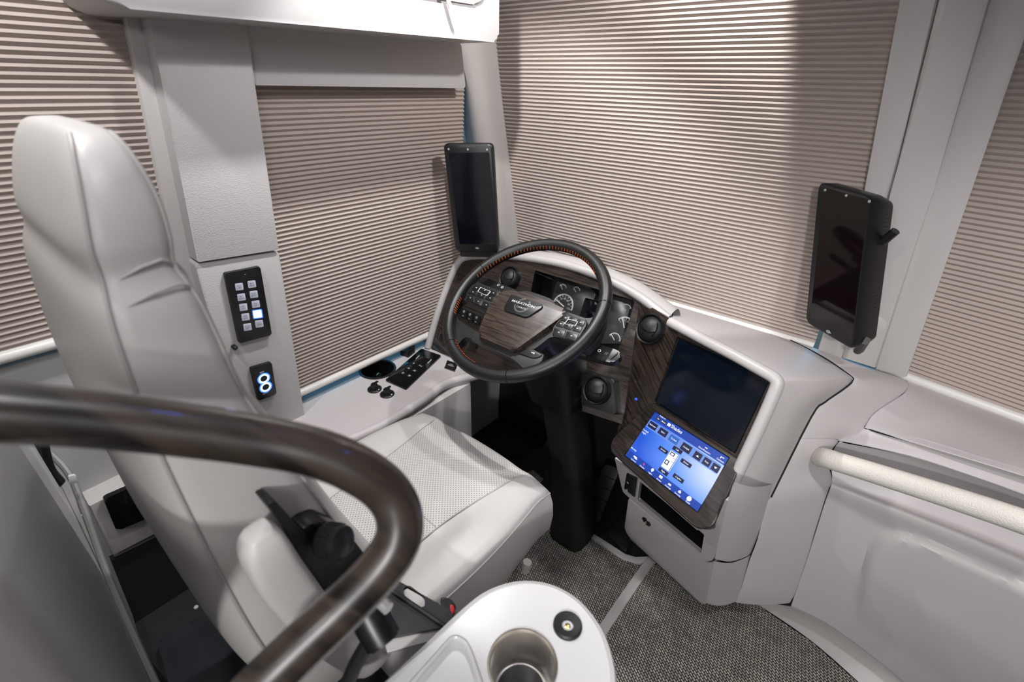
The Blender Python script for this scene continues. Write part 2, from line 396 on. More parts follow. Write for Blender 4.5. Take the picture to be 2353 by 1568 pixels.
# ------------------------------------------------------------------ pleated shades
def pleats(f, s0, s1, z0, z1, depth=.0066, pitch=.0123):
    """zig-zag cloth: f(s, z, off) gives the point; s0/s1 may be functions of z"""
    bm = bmesh.new(); n = int((z1 - z0) / pitch); prev = None; g = lambda s, z: s(z) if callable(s) else s
    for i in range(2 * n + 1):
        z = z1 - i * pitch / 2; o = depth if i % 2 else 0
        cur = (bm.verts.new(f(g(s0, z), z, o)), bm.verts.new(f(g(s1, z), z, o)))
        if prev: bm.faces.new((prev[0], prev[1], cur[1], cur[0]))
        prev = cur
    return bm
def fl(y, z, o=0): return V((WL.d / WL.n.x + .06 * z + o / WL.n.x, y, z))
def shade(f, s0, s1, z0, z1, label, inward):
    base = f((s0 if not callable(s0) else s0(z0)), z0, 0)
    t = thing('pleated_shade', base, label, 'window shade', 'pleated window shades')
    part('pleated_fabric', pleats(f, s0, s1, z0 - .010, z1), 'shade', t, flat=True)
    g = lambda s: s(z0) if callable(s) else s
    a, b = f(g(s0), z0 - .012, .006), f(g(s1), z0 - .012, .006)
    part('bottom_rail', tube([a, b], .0125, 14, up=(0, 0, 1)), 'rail', t, label='pale bottom rail')
    return t
LR = WL(692, 892)
shade(fl, .46, lambda z: 1.248, .735, 1.60, 'pleated taupe shade over the driver side window beside the steering wheel', 1)
shade(fl, -1.6, lambda z: .385, 1.115, 1.72, 'pleated taupe shade behind the driver seat headrest', 1)
shade(fw, -1.30, lambda z: -.10, .935, 2.05, 'wide pleated taupe shade over the windscreen behind the steering wheel', 1)
shade(fr, -.06, 1.05, .925, 2.05, 'pleated taupe shade right of the windscreen post', 1)

# ------------------------------------------------------------------ trim of the left side
def pts(pl, *q, off=0): return [pl(x, y, off) for x, y in q]
bm = solid(pts(WL, (284, 20), (352, 20), (462, 610), (560, 1010), (480, 1010), (378, 470), off=.025), .09, WL.n, .006)
struct('trim_1', bm, 'trim')
bm = solid(rp(pts(WL, (342, 40), (566, 56), (640.5, 574), (454, 603), off=.07), .003), .11, WL.n, .008, 3)
struct('trim_2', bm, 'grain')
bm = solid(rp(pts(WL, (448, 607), (640.5, 578), (704, 985), (560, 1010), off=.064), .008), .10, WL.n, .008, 3)
struct('trim_3', bm, 'grain')
bm = solid(rp(pts(WL, (555, 60), (1060, 100), (1070, 203), (582, 196), off=.05), .006), .05, WL.n, .012, 4)
struct('trim_4', bm, 'grain')
rows = []
for (lx, ly), (rx_, ry) in zip(((1052, 60), (1054, 104), (1078, 215), (1094, 330), (1116, 470), (1128, 640)), ((1124, 60), (1130, 112), (1141, 215), (1155, 330), (1172, 470), (1190, 640))):
    a, b = WL(lx, ly, .0), WF(rx_, ry, .035); mid = a.lerp(b, .45) + V((.022, -.012, 0))
    rows.append([a + V((-.06, .01, 0)), a, mid, b, b + V((-.005, .05, 0))])
struct('trim_5', grid(srows(rows, 4, 3), .004), 'trim')
# bus overhead locker above the side window
t = thing('overhead_cabinet', (-1.2, .75, 1.68), 'pale vinyl overhead cabinet above the driver side window', 'cabinet')
c0 = [V((-1.048, y, z)) for y, z in ((.262, 1.686), (1.19, 1.694), (1.19, 2.058), (.262, 2.058))]
part('cabinet_body', solid(rp(c0, [.05, .02, .01, .01], 6), .185, (1, 0, 0), .03, 5), 'over', t)
part('door', solid(rp([V((-1.043, y, z)) for y, z in ((.50, 1.765), (1.135, 1.772), (1.135, 2.05), (.50, 2.05))], [.06, .05, .01, .01], 6), .012, (1, 0, 0), .006, 3), 'over', t)
h0 = Pl((1, 0, 0), (-1.025, 0, 0))
part('door_pull', tube([h0(1022, -30), h0(1031, 4), h0(1036, 20)], .0055, 10), 'trim', t)
# windscreen posts
def post(l, r, o, th, name, b=.006, mt='trim'):
    rows = [[WF(*a, o), WF(*c, o)] for a, c in zip(l, r)]
    P = [q[0] for q in rows] + [q[1] for q in rows[::-1]]
    struct(name, solid(P, th, WF.n, b, 2), mt)
post(((2078, -60), (1990, 420), (1968, 540), (1880, 800), (1879, 812)), ((2172, -60), (2046, 445), (2008, 560), (1938, 815), (1934, 830)), .03, .07, 'trim_6')
post(((2172, -60), (2046, 445), (1934, 826)), ((2294, -60), (2148, 430), (2011, 850)), .052, .09, 'trim_7', .012)
post(((2290, -60), (2148, 430), (2010, 850)), ((2408, -60), (2244, 405), (2083, 868)), .03, .07, 'trim_8')
pc = WF.off(.0535)
t_ = lathe([(.030, -.003), (.030, .0), (.028, .0012)], pc(2005, 748), WF.n, 28)
single('cover_cap', t_, 'trim', 'flat round beige cap on the windscreen post beside the right monitor', 'cap')
# ------------------------------------------------------------------ floor coverings
def mat_(q, z, name, label, k='weave', th=.01, grp=None):
    return single(name, solid([zz(x, y, z) for x, y in q], th, (0, 0, 1)), k, label, 'floor mat')
mat_(((1190, 1128), (1262, 1192), (1340, 1230), (1424, 1283), (1474, 1303), (1375, 1452), (1240, 1660), (800, 1660), (760, 1300)), 0, 'floor_mat', 'woven grey floor mat under the driver seat, inside the pale edging')
mat_(((1492, 1300), (1600, 1285), (1735, 1340), (1760, 1404), (1865, 1476), (1975, 1572), (2060, 1660), (1270, 1680), (1388, 1458)), 0, 'floor_mat', 'woven grey floor mat in front of the right dash panel')
mat_(((1212, 1086), (1224, 1080), (1250, 1102), (1240, 1113)), .002, 'floor_mat', 'tiny corner of woven mat left of the steering column foot')
def strip(path, wd, z, name):
    p = [zz(x, y, z) for x, y in path]; L, R = [], []
    for i, q in enumerate(p):
        d = (p[min(i + 1, len(p) - 1)] - p[max(i - 1, 0)]).normalized(); s = V((-d.y, d.x, 0)) * wd / 2; L.append(q + s); R.append(q - s)
    struct(name, solid(L + R[::-1], .02, (0, 0, 1), .003, 2), 'lip')
strip(((1180, 1110), (1225, 1155), (1262, 1181), (1340, 1218), (1400, 1256), (1434, 1280), (1462, 1288), (1500, 1283)), .022, .006, 'trim_9')
strip(((1500, 1283), (1484, 1303), (1432, 1378), (1380, 1455), (1290, 1600)), .032, .008, 'trim_10')
# kick skirting that curves round the step well
b_ = [zz(x, y, -.002) for x, y in ((1700, 1372), (1760, 1402), (1865, 1474), (1975, 1570), (2060, 1655))]
t_ = [yy(x, y, v) for x, y, v in ((1735, 1370, 1.30), (1815, 1386, 1.345), (1910, 1425, 1.36), (2050, 1530, 1.365), (2150, 1620, 1.37))]
md = [a.lerp(b, .5) + V((0, .012, 0)) for a, b in zip(b_, t_)]
struct('baseboard_front', grid(srows([b_, md, t_], 5, 3), .01), 'trim')
# pedal pit
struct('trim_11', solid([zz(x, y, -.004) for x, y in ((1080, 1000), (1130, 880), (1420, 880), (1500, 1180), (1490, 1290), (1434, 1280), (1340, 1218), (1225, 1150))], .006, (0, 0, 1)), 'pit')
# ================================================================== DRIVER SIDE CONSOLE
def holed(outer, holes, th, n, wall=True):
    """plate with holes: triangulated face, rim walls and hole walls"""
    bm = bmesh.new(); n = V(n).normalized(); loops = [outer] + list(holes)
    for L in loops:
        f = [bm.verts.new(p) for p in L]
        for i in range(len(f)): bm.edges.new((f[i - 1], f[i]))
    bmesh.ops.triangle_fill(bm, edges=bm.edges[:], use_beauty=True, normal=n)
    bm.normal_update()
    bad = [f for f in bm.faces if f.normal.dot(n) < 0]
    if bad: bmesh.ops.reverse_faces(bm, faces=bad)
    for L in loops:
        f = [bm.verts.new(p) for p in L]; b = [bm.verts.new(p - n * th) for p in L]
        for i in range(len(f)):
            bm.faces.new((f[i - 1], f[i], b[i], b[i - 1]))
    return bm
def circ(c, n, r, seg=28, sc=(1, 1)):
    u, v, n = basis(n); return [c + u * math.cos(2 * math.pi * k / seg) * r * sc[0] + v * math.sin(2 * math.pi * k / seg) * r * sc[1] for k in range(seg)]
X1, Y1, Z1 = V((1, 0, 0)), V((0, 1, 0)), V((0, 0, 1))
struct('trim_12', wl_strip(.42, 1.3, .64, .699, -.062, .012), 'sill')
cup = PC(868, 850); cupr = (PC(906, 847) - PC(829, 852)).length / 2
con = thing('side_console', (-1.17, .75, 0), 'pale beige armrest console along the wall under the driver window', 'console')
o_ = [V((-1.362, .40, CONS)), V((-1.362, 1.07, CONS))] + [PC(x, y) for x, y in ((1118, 848), (1088, 856), (1024, 874), (968, 914), (880, 968), (800, 1004), (764, 1020))]
o_ = rp(o_, [0, 0, 0, .03, .05, .08, .05, .05, 0], 4)
part('console_top', holed(o_, [circ(cup, Z1, cupr)], .035, Z1), 'dash', con)
edge = [PC(x, y) for x, y in ((1118, 848), (1088, 856), (1024, 874), (968, 914), (880, 968), (800, 1004), (764, 1020))]
part('edge_roll', tube(smooth([p + V((0, 0, -.014)) for p in edge], 5), .0165, 12), 'dash', con)
part('cup_well', lathe([(cupr * 1.12, .001), (cupr * 1.1, .005), (cupr, .004), (cupr * .95, -.02), (cupr * .88, -.075), (.001, -.076)], cup, Z1, 32, cap=False), 'soft', con, label='black cup holder ring and well')
sp_ = [V((-1.02, y, z)) for y, z in ((.35, -.01), (1.02, -.01), (1.02, .645), (.35, .645))]
part('side_panel', solid(sp_, .03, X1, .004), 'trim', con)
k = thing('key', cup + V((.012, -.01, -.07)), 'gold key and black fob dropped in the console cup holder', 'key')
part('key_blade', box(cup + V((.016, -.012, -.045)), (0, 1, .2), (0, -.2, 1), (1, 0, 0), .004, .026, .0015, .0003), 'gold', k)
part('key_bow', lathe([(.001, 0), (.010, 0), (.010, .003), (.001, .003)], cup + V((.016, -.01, -.012)), X1, 16), 'gold', k)
part('fob', box(cup + V((.030, .006, -.045)), (0, 1, 0), (0, 0, 1), (1, -.3, 0), .011, .026, .009, .003), 'black', k)
# gear selector plate
g = thing('gear_selector', PC(935, 850), 'slim black push button gear selector plate on the side console', 'gear selector')
gp = Pl(Z1, (0, 0, CONS + .006))
part('plate', solid(rp(pts(gp, (968, 801), (1014, 817), (933, 894), (885, 873)), .006), .008, Z1, .002), 'gloss', g)
for s, x, y in (('R', 950.5, 837), ('N', 939, 848), ('D', 926, 859), ('MODE', 966, 842.5), ('up', 953, 853.5), ('dn', 940.5, 865)):
    c = gp(x, y)
    q = part('gear_button', box(c, X1, Y1, Z1, .012, .0095, .0022, .001), 'black', g)
    c = c + V((0, 0, .0026))
    if s in ('up', 'dn'):
        d = 1 if s == 'up' else -1
        b = ring([c + V((-.005, -.003 * d, 0)), c + V((.005, -.003 * d, 0)), c + V((0, .005 * d, 0))], [c + V((-.0024, -.0015 * d, 0)), c + V((.0024, -.0015 * d, 0)), c + V((0, .0024 * d, 0))], .0002, Z1)
    else: b = text(s, c, X1, Y1, .0075 if len(s) == 1 else .0038, 'print', None, bold=.02)
    part('lettering', b, 'print', q, flat=True)
part('display', solid(pts(gp.off(.0006), (964, 817), (988, 826), (974, 840), (950, 831)), .0006, Z1), 'screen_off', g)
for a, b in (((963, 817), (955, 825)), ((991, 826), (982.5, 835))):
    part('marking', solid([gp(*a, .001), gp(a[0] + 1.2, a[1] + .5, .001), gp(b[0] + 1.2, b[1] + .5, .001), gp(*b, .001)], .0004, Z1), 'print', g, flat=True)
# start button
s = thing('start_button', PC(1036, 841), 'square chrome edged push start button on the console by the wheel', 'button')
q = pts(PC, (1027.5, 827.5), (1053, 836), (1045.5, 855), (1020, 846), off=.004)
part('bezel', solid(q, .006, Z1, .0015), 'chrome', s)
cq = sum(q, V((0, 0, 0))) / 4
bt = part('button_face', solid([cq + (p - cq) * .86 + V((0, 0, .002)) for p in q], .003, Z1, .0012), 'black', s)
tu, tv = (q[1] - q[0]), (q[0] - q[3])
part('lettering', text('START', cq + V((0, 0, .0024)) - tv.normalized() * .003, tu, tv, .0065, 'print', None, bold=.02), 'print', bt, flat=True)
part('lettering', text('PUSH', cq + V((0, 0, .0024)) + tv.normalized() * .006, tu, tv, .0045, 'print', None), 'print', bt, flat=True)
# rotary knobs
def knob():
    t = thing('rotary_knob', PC(861, 895.5), 'black rotary knob on the console, the one nearer the window', 'knob', 'rotary knobs on the console')
    c = PC(861, 895.5); r = .0235
    part('base_disc', lathe([(r, -.001), (r, .004), (r * .9, .006), (.001, .006)], c, Z1, 32), 'black', t)
    part('grip', lathe([(r * .52, .005), (r * .50, .020), (r * .42, .023), (.001, .023)], c, Z1, 10), 'soft', t)
    part('pointer', box(c + V((0, .004, .023)), X1, Y1, Z1, .0035, .012, .004, .001), 'black', t)
    part('marking', lathe([(.0022, .0062), (.0022, .0068), (.0001, .0068)], c + V((r * .78, .004, 0)), Z1, 12), 'print', t, label='white index dot')
    return t
k1 = knob(); d_ = PC(890, 907) - PC(861, 895.5)
k2 = k1.copy(); COL.objects.link(k2); k2.location = k1.location + d_; k2['label'] = 'black rotary knob on the console, the one nearer the seat'
for ch in list(k1.children):
    c = ch.copy(); COL.objects.link(c); c.parent = k2
# hexagonal module by the window
hx = thing('sensor_module', PC(936, 803), 'small black six sided module on the console by the window rail', 'module')
hp = Pl(Z1, (0, 0, CONS + .022))
part('case', solid(rp(pts(hp, (919, 797), (941, 787), (953, 793), (953, 799), (937, 811), (919, 805)), .003), .024, Z1, .003), 'black', hx)
cc = hp(935.5, 795.5, .0005)
part('emblem', ring(circ(cc, Z1, .0085), circ(cc, Z1, .0068), .0006, Z1), 'silver', hx, flat=True)
part('marking', box(cc, (1, .6, 0), (-.6, 1, 0), Z1, .0035, .0022, .0006), 'print', hx, flat=True)

# ================================================================== DASHBOARD
da = thing('dashboard', (-.6, 1.25, 0), 'beige dashboard pod with walnut fascia behind the steering wheel', 'dashboard')
hole_cl = rp(pts(PA, (1229, 621), (1459, 691), (1436, 772), (1404, 832), (1203, 764)), [.008, .008, .02, .03, .01])
fas = pts(PA, (984, 799), (1010, 712), (1037, 640), (1058, 604), (1076, 595), (1110, 593), (1190, 595), (1290, 612), (1390, 646), (1470, 690), (1436, 940), (1428, 975), (1338, 945), (1334, 852), (1240, 856), (1110, 850))
part('wood_fascia', holed(fas, [hole_cl], .012, PA.n), 'woodA', da)
lcd = pts(PU, (1556, 773), (1773, 868), (1689, 1044), (1502, 926))
fu = pts(PU, (1468, 688), (1540, 733), (1660, 800), (1772, 862), (1782, 876), (1694, 1060), (1497, 935), (1411, 1016), (1424, 972), (1436, 925))
part('wood_stack', holed(fu, [rp(lcd, .004)], .012, PU.n), 'woodU', da)
# recess of the instrument cluster
cl = da
wallr = [[p for p in hole_cl], [p - PA.n * .07 for p in hole_cl]]
part('cluster_hood', grid([r + [r[0]] for r in wallr]), 'gloss', da)
PG = PA.off(-.065)
def big(c, k): 
    m_ = sum(c, V((0, 0, 0))) / len(c); return [m_ + (p - m_) * k for p in c]
part('cluster_face', solid(big([p - PA.n * .067 for p in hole_cl], 1.06), .01, PA.n), 'gloss', da)
gq = thing('instrument_cluster', PG(1350, 720), 'black instrument cluster with round gauges seen through the wheel', 'instrument cluster')
def arc(c, n, up, r0, r1, a0, a1, seg=24):
    n = V(n).normalized(); up = (V(up) - n * n.dot(V(up))).normalized(); rt = up.cross(n)
    bm = bmesh.new(); A = []
    for i in range(seg + 1):
        t = math.radians(a0 + (a1 - a0) * i / seg); d = rt * math.sin(t) + up * math.cos(t)
        A.append((bm.verts.new(c + d * r0), bm.verts.new(c + d * r1)))
    for a, b in zip(A, A[1:]): bm.faces.new((a[0], b[0], b[1], a[1]))
    return bm
P1, P2 = PG.off(.003), PG.off(.0036)
for q in (((1279, 646), (1368, 672), (1352, 740), (1262, 712)), ((1402, 678), (1452, 692), (1426, 790), (1372, 790))):
    part('gauge_panel', solid(rp(pts(P1, *q), .004), .006, PA.n, .001), 'gauge', gq)
def gauge(x, y, rpx, a0, a1, na, nums=()):
    c = P2(x, y); r = rpx * (c - CAM).length / FPX
    bm = arc(c, PA.n, Z1, r * .88, r, a0, a1)
    nt = int((a1 - a0) / 20)
    for i in range(nt + 1): merge(bm, arc(c, PA.n, Z1, r * .72, r * .9, a0 + i * 20 - 1.6, a0 + i * 20 + 1.6, 1))
    q = part('gauge', bm, 'gaugeink', gq, flat=True)
    d = math.radians(na); upv = (Z1 - PA.n * PA.n.z).normalized(); rt = upv.cross(PA.n); dv = rt * math.sin(d) + upv * math.cos(d)
    part('needle', box(c + dv * r * .35 + PA.n * .001, dv, dv.cross(PA.n), PA.n, r * .55, r * .045, .001), 'print', q, flat=True)
    for i, s_ in enumerate(nums):
        t = math.radians(a0 + (a1 - a0) * i / (len(nums) - 1)); dd = rt * math.sin(t) + upv * math.cos(t)
        part('lettering', text(s_, c + dd * r * .58 + PA.n * .0004, rt, upv, r * .17, 'gaugeink', None), 'gaugeink', q, flat=True)
gauge(1292, 664, 11, -60, 60, -40); gauge(1323, 670, 11, -40, 70, -55)
gauge(1293, 702, 27, -100, 100, -70, ('0', '10', '20', '40', '60', '80', '120'))
gauge(1437, 713, 14, -70, 60, -60); gauge(1434, 750, 22, -60, 100, -30, ('5', '10', '15', '20', '25')); gauge(1411, 780, 15, -70, 90, -50)
part('display', solid(rp(pts(P2, (1345, 684), (1390, 697), (1372, 752), (1328, 738)), .004), .004, PA.n, .001), 'screen_off', gq)
# air vents: outer ring, ball and the two vanes
def vent(c, n, r, label, mt='black'):
    t = thing('air_vent', c, label, 'air vent', 'round air vents')
    n = V(n).normalized()
    part('outer_ring', lathe([(r * 1.02, -.002), (r * 1.02, .012), (r * .96, .017), (r * .88, .014), (r * .84, .002)], c, n, 36, cap=False), 'black', t)
    tilt = (n + V((.05, -.1, .1))).normalized()
    b = part('ball', lathe([(r * .86 * math.cos(a), r * .62 * math.sin(a) + .004) for a in [i * math.pi / 2 / 9 for i in range(10)]], c, tilt, 36), 'soft', t)
    u, v, _ = basis(tilt)
    dome = lambda a, bb: c + u * a + v * bb + tilt * (.0046 + r * .62 * math.sqrt(max(0, 1 - (a * a + bb * bb) / (r * .86) ** 2)))
    for pth in ([(-.8, .1), (-.5, -.08), (-.1, -.22), (.35, -.22), (.62, -.08)], [(.45, .65), (.62, .35), (.66, -.05), (.5, -.45)]):
        q = [V((a, bb, 0)) for a, bb in pth]
        part('vane_groove', tube([dome(p.x * r * .84, p.y * r * .84) for p in smooth(q, 5)], .0019, 6), 'gloss', b)
    return t
def rad(pl, x, y, px): c = pl(x, y); return px * (c - CAM).length / FPX
vent(PA(1174, 640, .001), PA.n, rad(PA, 1174, 640, 26), 'round black air vent on the walnut fascia left of the gauges')
vent(PU(1498.5, 757.5, .001), (PU.n + PA.n).normalized(), rad(PU, 1498, 757, 34), 'round black air vent between the gauges and the upper display')
lv = PA.off(.035)
part('vent_housing', solid(rp(pts(lv, (1338, 850), (1412, 872), (1418, 955), (1336, 932)), .01), .045, PA.n, .006, 3), 'black', da, label='dark lower vent housing')
vent(lv(1374, 897, .001), PA.n, rad(lv, 1374, 897, 32), 'round black air vent low beside the steering column')
# hood lips and upper skins
ra = smooth(pts(PA, (983, 800), (1007, 715), (1035, 640), (1054, 603), (1072, 591), (1110, 588), (1190, 590), (1290, 606), (1385, 638), (1460, 676), (1536, 733), off=.004), 5)
part('hood_lip', tube(ra, .0135, 12), 'lip', da)
sk = [ra[i] for i in range(12, len(ra), 3)] + [ra[-1]]
part('hood_skin', grid(srows([sk, [p + V((0, .035, .012)) for p in sk], [p + V((0, .075, .002)) for p in sk], [p + V((0, .11, -.06)) for p in sk], [p + V((0, .11, -.2)) for p in sk]], 2, 3)), 'lip', da)
rimq = ((1540, 740), (1610, 777), (1680, 813), (1740, 846), (1775, 866), (1785, 877), (1785, 888), (1774, 916), (1754, 962), (1730, 1014), (1668, 1143))
rim = pts(PU, *rimq, off=.004)
part('stack_lip', tube(smooth(rim, 4), .014, 12), 'lip', da)
seam = [yy(*q) for q in ((1546, 700, 1.535), (1640, 727, 1.535), (1730, 754, 1.53), (1815, 780, 1.51), (1887, 817, 1.45), (1950, 860, 1.375), (1957, 873, 1.345), (1936, 892, 1.30), (1893, 922, 1.25), (1862, 956, 1.215), (1770, 1140, 1.14))]
part('dash_skin', grid(srows([rim, [a.lerp(b, .12) + V((.004, -.001, .007)) for a, b in zip(rim, seam)], [a.lerp(b, .5) + V((.008, -.008, .008)) for a, b in zip(rim, seam)], [a.lerp(b, .93) + V((0, 0, .002)) for a, b in zip(rim, seam)], [p + V((.002, 0, -.012)) for p in seam]], 3, 4)), 'dash', da)
part('seam_gap', tube(smooth([p + V((.003, -.001, -.002)) for p in seam[3:]], 4), .0022, 6), 'pit', da)
# ---- storage front and lower cover below the screen
slot = rp(pts(PP, (1471, 1107), (1618, 1229), (1611, 1272), (1465, 1149)), .006)
stf = rp(pts(PP, (1412, 1052), (1431, 1131), (1444, 1143), (1622, 1290), (1636, 1289), (1643, 1276), (1673, 1152), (1667, 1148), (1640, 1213), (1602, 1219)), [.005, .03, .01, .02, .01, .02, .004, .01, .01, .005])
part('storage_front', holed(stf, [slot], .01, PP.n), 'dash', da)
wr = [slot + [slot[0]], [p - PP.n * .06 for p in slot] + [slot[0] - PP.n * .06]]
part('storage_slot', grid(wr), 'gloss', da, label='black storage slot below the screen')
part('slot_tray', solid(big([p - PP.n * .058 for p in slot], 1.03), .004, PP.n), 'black', da)
part('slot_lip', tube(pts(PP, (1477, 1146), (1608, 1256), off=-.02), .006, 8), 'soft', da)
low = PP.off(-.004)
lo = rp(pts(low, (1444, 1146), (1435, 1214), (1444, 1234), (1608, 1385), (1621, 1390), (1642, 1290), (1626, 1294)), [.01, .03, .03, .03, .01, .01, .01])
part('lower_cover', solid(lo, .03, PP.n, .010, 3), 'dash', da)
ug = [low(1446, 1238), low(1520, 1306), low(1606, 1388)]
part('lower_chamfer', grid([ug, [p + V((.0, .02, -.018)) for p in ug], [p + V((0, .12, -.03)) for p in ug]]), 'grey', da)
rt_ = [PP(1640, 1290), PP(1630, 1345, -.003), PP(1621, 1386, -.004)]; rb = [yy(1725, 1275, 1.18), yy(1710, 1335, 1.19), yy(1695, 1380, 1.20)]
md = [a.lerp(b, .35) + V((.012, -.006, .0)) for a, b in zip(rt_, rb)]
part('lower_side', grid(srows([rt_, md, rb, [p + V((0.0, .05, 0)) for p in rb]], 4, 4)), 'dash', da)
rb2 = [rt_[-1], md[-1], rb[-1]]
part('lower_side_chamfer', grid([rb2, [p + V((-.004, .02, -.018)) for p in rb2], [p + V((-.004, .10, -.03)) for p in rb2]]), 'grey', da)
rt2 = [PP(1682, 1118) + V((0, .015, 0)), PP(1672, 1152), PP(1655, 1225), PP(1642, 1284)]; rb = [yy(1780, 1110, 1.165), yy(1767, 1147, 1.148), yy(1748, 1215, 1.165), yy(1724, 1274, 1.175)]
md = [a.lerp(b, .3) + V((.014, -.006, .0)) for a, b in zip(rt2, rb)]
part('upper_side', grid(srows([rt2, md, rb, [p + V((0, .05, 0)) for p in rb]], 4, 4)), 'dash', da)
# switch with symbols and round push button
sw = thing('rocker_switch', PP(1450, 1115), 'black rocker switch left of the storage slot under the screen', 'switch')
part('switch_body', solid(rp(pts(PP.off(.003), (1440, 1088), (1464, 1100), (1458, 1144), (1434, 1123)), .004), .008, PP.n, .002), 'black', sw)
part('rocker', solid(rp(pts(PP.off(.006), (1445, 1093), (1459, 1100), (1456, 1111), (1442, 1103)), .002), .005, PP.n, .001), 'soft', sw)
for x, y in ((1442, 1110), (1440, 1127)):
    c = PP(x, y, .0036); part('symbol', ring(circ(c, PP.n, .004, 12, (.8, 1.2)), circ(c, PP.n, .0026, 12, (.8, 1.2)), .0003, PP.n), 'print', sw, flat=True)
pb = thing('push_button', PP(1486, 1199), 'round black button with amber mark on the lower pod cover', 'button')
r_ = rad(PP, 1486, 1199, 11)
part('bezel', lathe([(r_, -.006), (r_, .003), (r_ * .8, .005), (r_ * .72, .001), (.001, .001)], low(1486, 1199, .001), PP.n, 24), 'black', pb)
c = low(1486, 1199, .0025)
part('ring', ring(circ(c, PP.n, r_ * .70), circ(c, PP.n, r_ * .60), .001, PP.n), 'chrome', pb)
part('lens', box(low(1485, 1204, .002), X1, Z1, PP.n, r_ * .2, r_ * .3, .001), 'amber', pb)
# ---- upper display
ud = thing('upper_display', PU(1640, 900), 'large dark display at the top of the centre stack', 'display')
part('panel', solid(big(pts(PU.off(-.008), (1556, 773), (1773, 868), (1689, 1044), (1502, 926)), 1.02), .01, PU.n), 'black', ud)
part('screen', solid(pts(PU.off(-.006), (1561, 778), (1769, 869), (1688, 1040), (1506, 926)), .002, PU.n), 'screen_off3', ud)
c = PU(1461.5, 918, .001)
single('status_light', merge(arc(c, PU.n, Z1, .003, .0042, -150, 120), box(c, H, PU.n.cross(H), PU.n, .0012, .0008, .0006)), 'halo', 'tiny blue lit symbol on the walnut left of the stacked screens', 'light', flat=True)
# ---- lower touch screen
ts = thing('touch_screen', PS(1560, 1060), 'lit blue touch screen showing shade controls in a walnut bezel', 'touch screen')
bo = pts(PS, (1497, 929), (1701, 1061), (1634, 1209), (1603, 1214), (1404, 1036), (1408, 1010))
bi = pts(PS, (1505, 945), (1590, 998), (1676, 1052), (1603, 1178), (1520, 1113), (1435, 1047))
bo_ = rp([bo[0], bo[1], bo[2], bo[3], bo[4], bo[5]], [.006, .006, .02, .025, .02, .02], 3)
part('bezel', holed(bo_, [bi], .035, PS.n), 'woodB', ts)
part('bezel_edge', tube([p - PS.n * .004 for p in bo_], .0042, 8, closed=True), 'woodB', ts)
part('inner_edge', tube([bi[i] for i in (0, 2, 3, 5)], .0016, 6, closed=True), 'gloss', ts)
S0, S1, S2, S3 = pts(PS.off(-.004), (1504, 944), (1677, 1052), (1603, 1179), (1434, 1047))
part('screen', quadbm([S0, S1, S2, S3]), 'screen', ts, flat=True)
def suv(u, v, o=.0006): return S0 * (1 - u) * (1 - v) + S1 * u * (1 - v) + S2 * u * v + S3 * (1 - u) * v + PS.n * o
def ui(rects, mt, o=.0006, name='screen_graphic'):
    for u0, v0, u1, v1 in rects:
        bm = bmesh.new(); bm.faces.new([bm.verts.new(suv(*q, o)) for q in ((u0, v1), (u1, v1), (u1, v0), (u0, v0))])
        part(name, bm, mt, ts, flat=True)
SU, SVv = (S1 - S0).normalized(), (S0 - S3).normalized()
def uit(s_, u, v, h, mt='ui_white', o=.0012): return part('screen_lettering', text(s_, suv(u, v, o), SU, SVv, h, mt, None, bold=.012), mt, ts, flat=True)
ui([(0, 0, 1, .155), (0, .86, 1, 1)], 'ui_bar', name='menu_bar')
ui([(.02, .175, .97, .335)], 'ui_strip', .0007)
keys = [(.035, .19, .15, .31, 'Bedroom'), (.185, .19, .30, .31, 'Salon'), (.335, .19, .455, .31, 'Cockpit'), (.505, .19, .625, .32, 'Cockpit'), (.67, .20, .76, .32, ''), (.785, .20, .87, .32, 'Stop'), (.89, .20, .975, .32, ''),
        (.30, .47, .42, .54, 'Screen'), (.435, .33, .555, .40, 'Left'), (.585, .43, .715, .50, 'Driver'), (.43, .77, .55, .84, 'Right'), (.60, .71, .73, .78, 'Copilot'), (.075, .06, .13, .12, 'On'), (.15, .06, .21, .12, 'Menu')]
ui([q[:4] for q in keys if q[4] != 'Cockpit' or q[0] > .5], 'ui_key', .0009, 'screen_button'); ui([keys[2][:4]], 'ui_active', .0009, 'screen_button')
uit('Shades', .36, .075, .0095)
for q in keys:
    if q[4]: uit(q[4], (q[0] + q[2]) / 2, (q[1] + q[3]) / 2, .0042)
for s_, u, v, h in (('Cockpit', .055, .40, .0045), ('Night', .055, .45, .0045), ('DoorKeepers', .745, .12, .0045), ('Camera', .935, .12, .0045), ('Brightness', .14, .025, .0035), ('Monday', .06, .80, .0045),
                    ('Systems', .135, .965, .004), ('Climate', .26, .965, .004), ('Lights', .38, .965, .004), ('Shades', .50, .965, .004), ('Awnings', .62, .965, .004), ('Security', .745, .965, .004), ('Tanks', .87, .965, .004)):
    uit(s_, u, v, h)
def icq(u0, v0, u1, v1): ui([(u0, v0, u1, v1)], 'ui_white', .0013, 'screen_icon')
for r in ((.235, .05, .275, .105), (.105, .885, .155, .91), (.125, .91, .165, .925), (.48, .88, .52, .925), (.605, .90, .64, .93), (.735, .895, .765, .93), (.745, .88, .749, .895), (.752, .88, .756, .895), (.375, .905, .387, .93)): icq(*r)
for u, d in ((.715, 1), (.932, -1)):
    ic = bmesh.new(); ic.faces.new([ic.verts.new(suv(*q, .0013)) for q in ((u - .018, .26 + .015 * d), (u + .018, .26 + .015 * d), (u, .26 - .018 * d))]); part('screen_icon', ic, 'ui_white', ts, flat=True)
for u, v, r in ((.381, .892, .0042), (.865, .905, .0062)): part('screen_icon', solid(circ(suv(u, v, .0014), PS.n, r, 16), .0002, PS.n), 'ui_white', ts, flat=True)
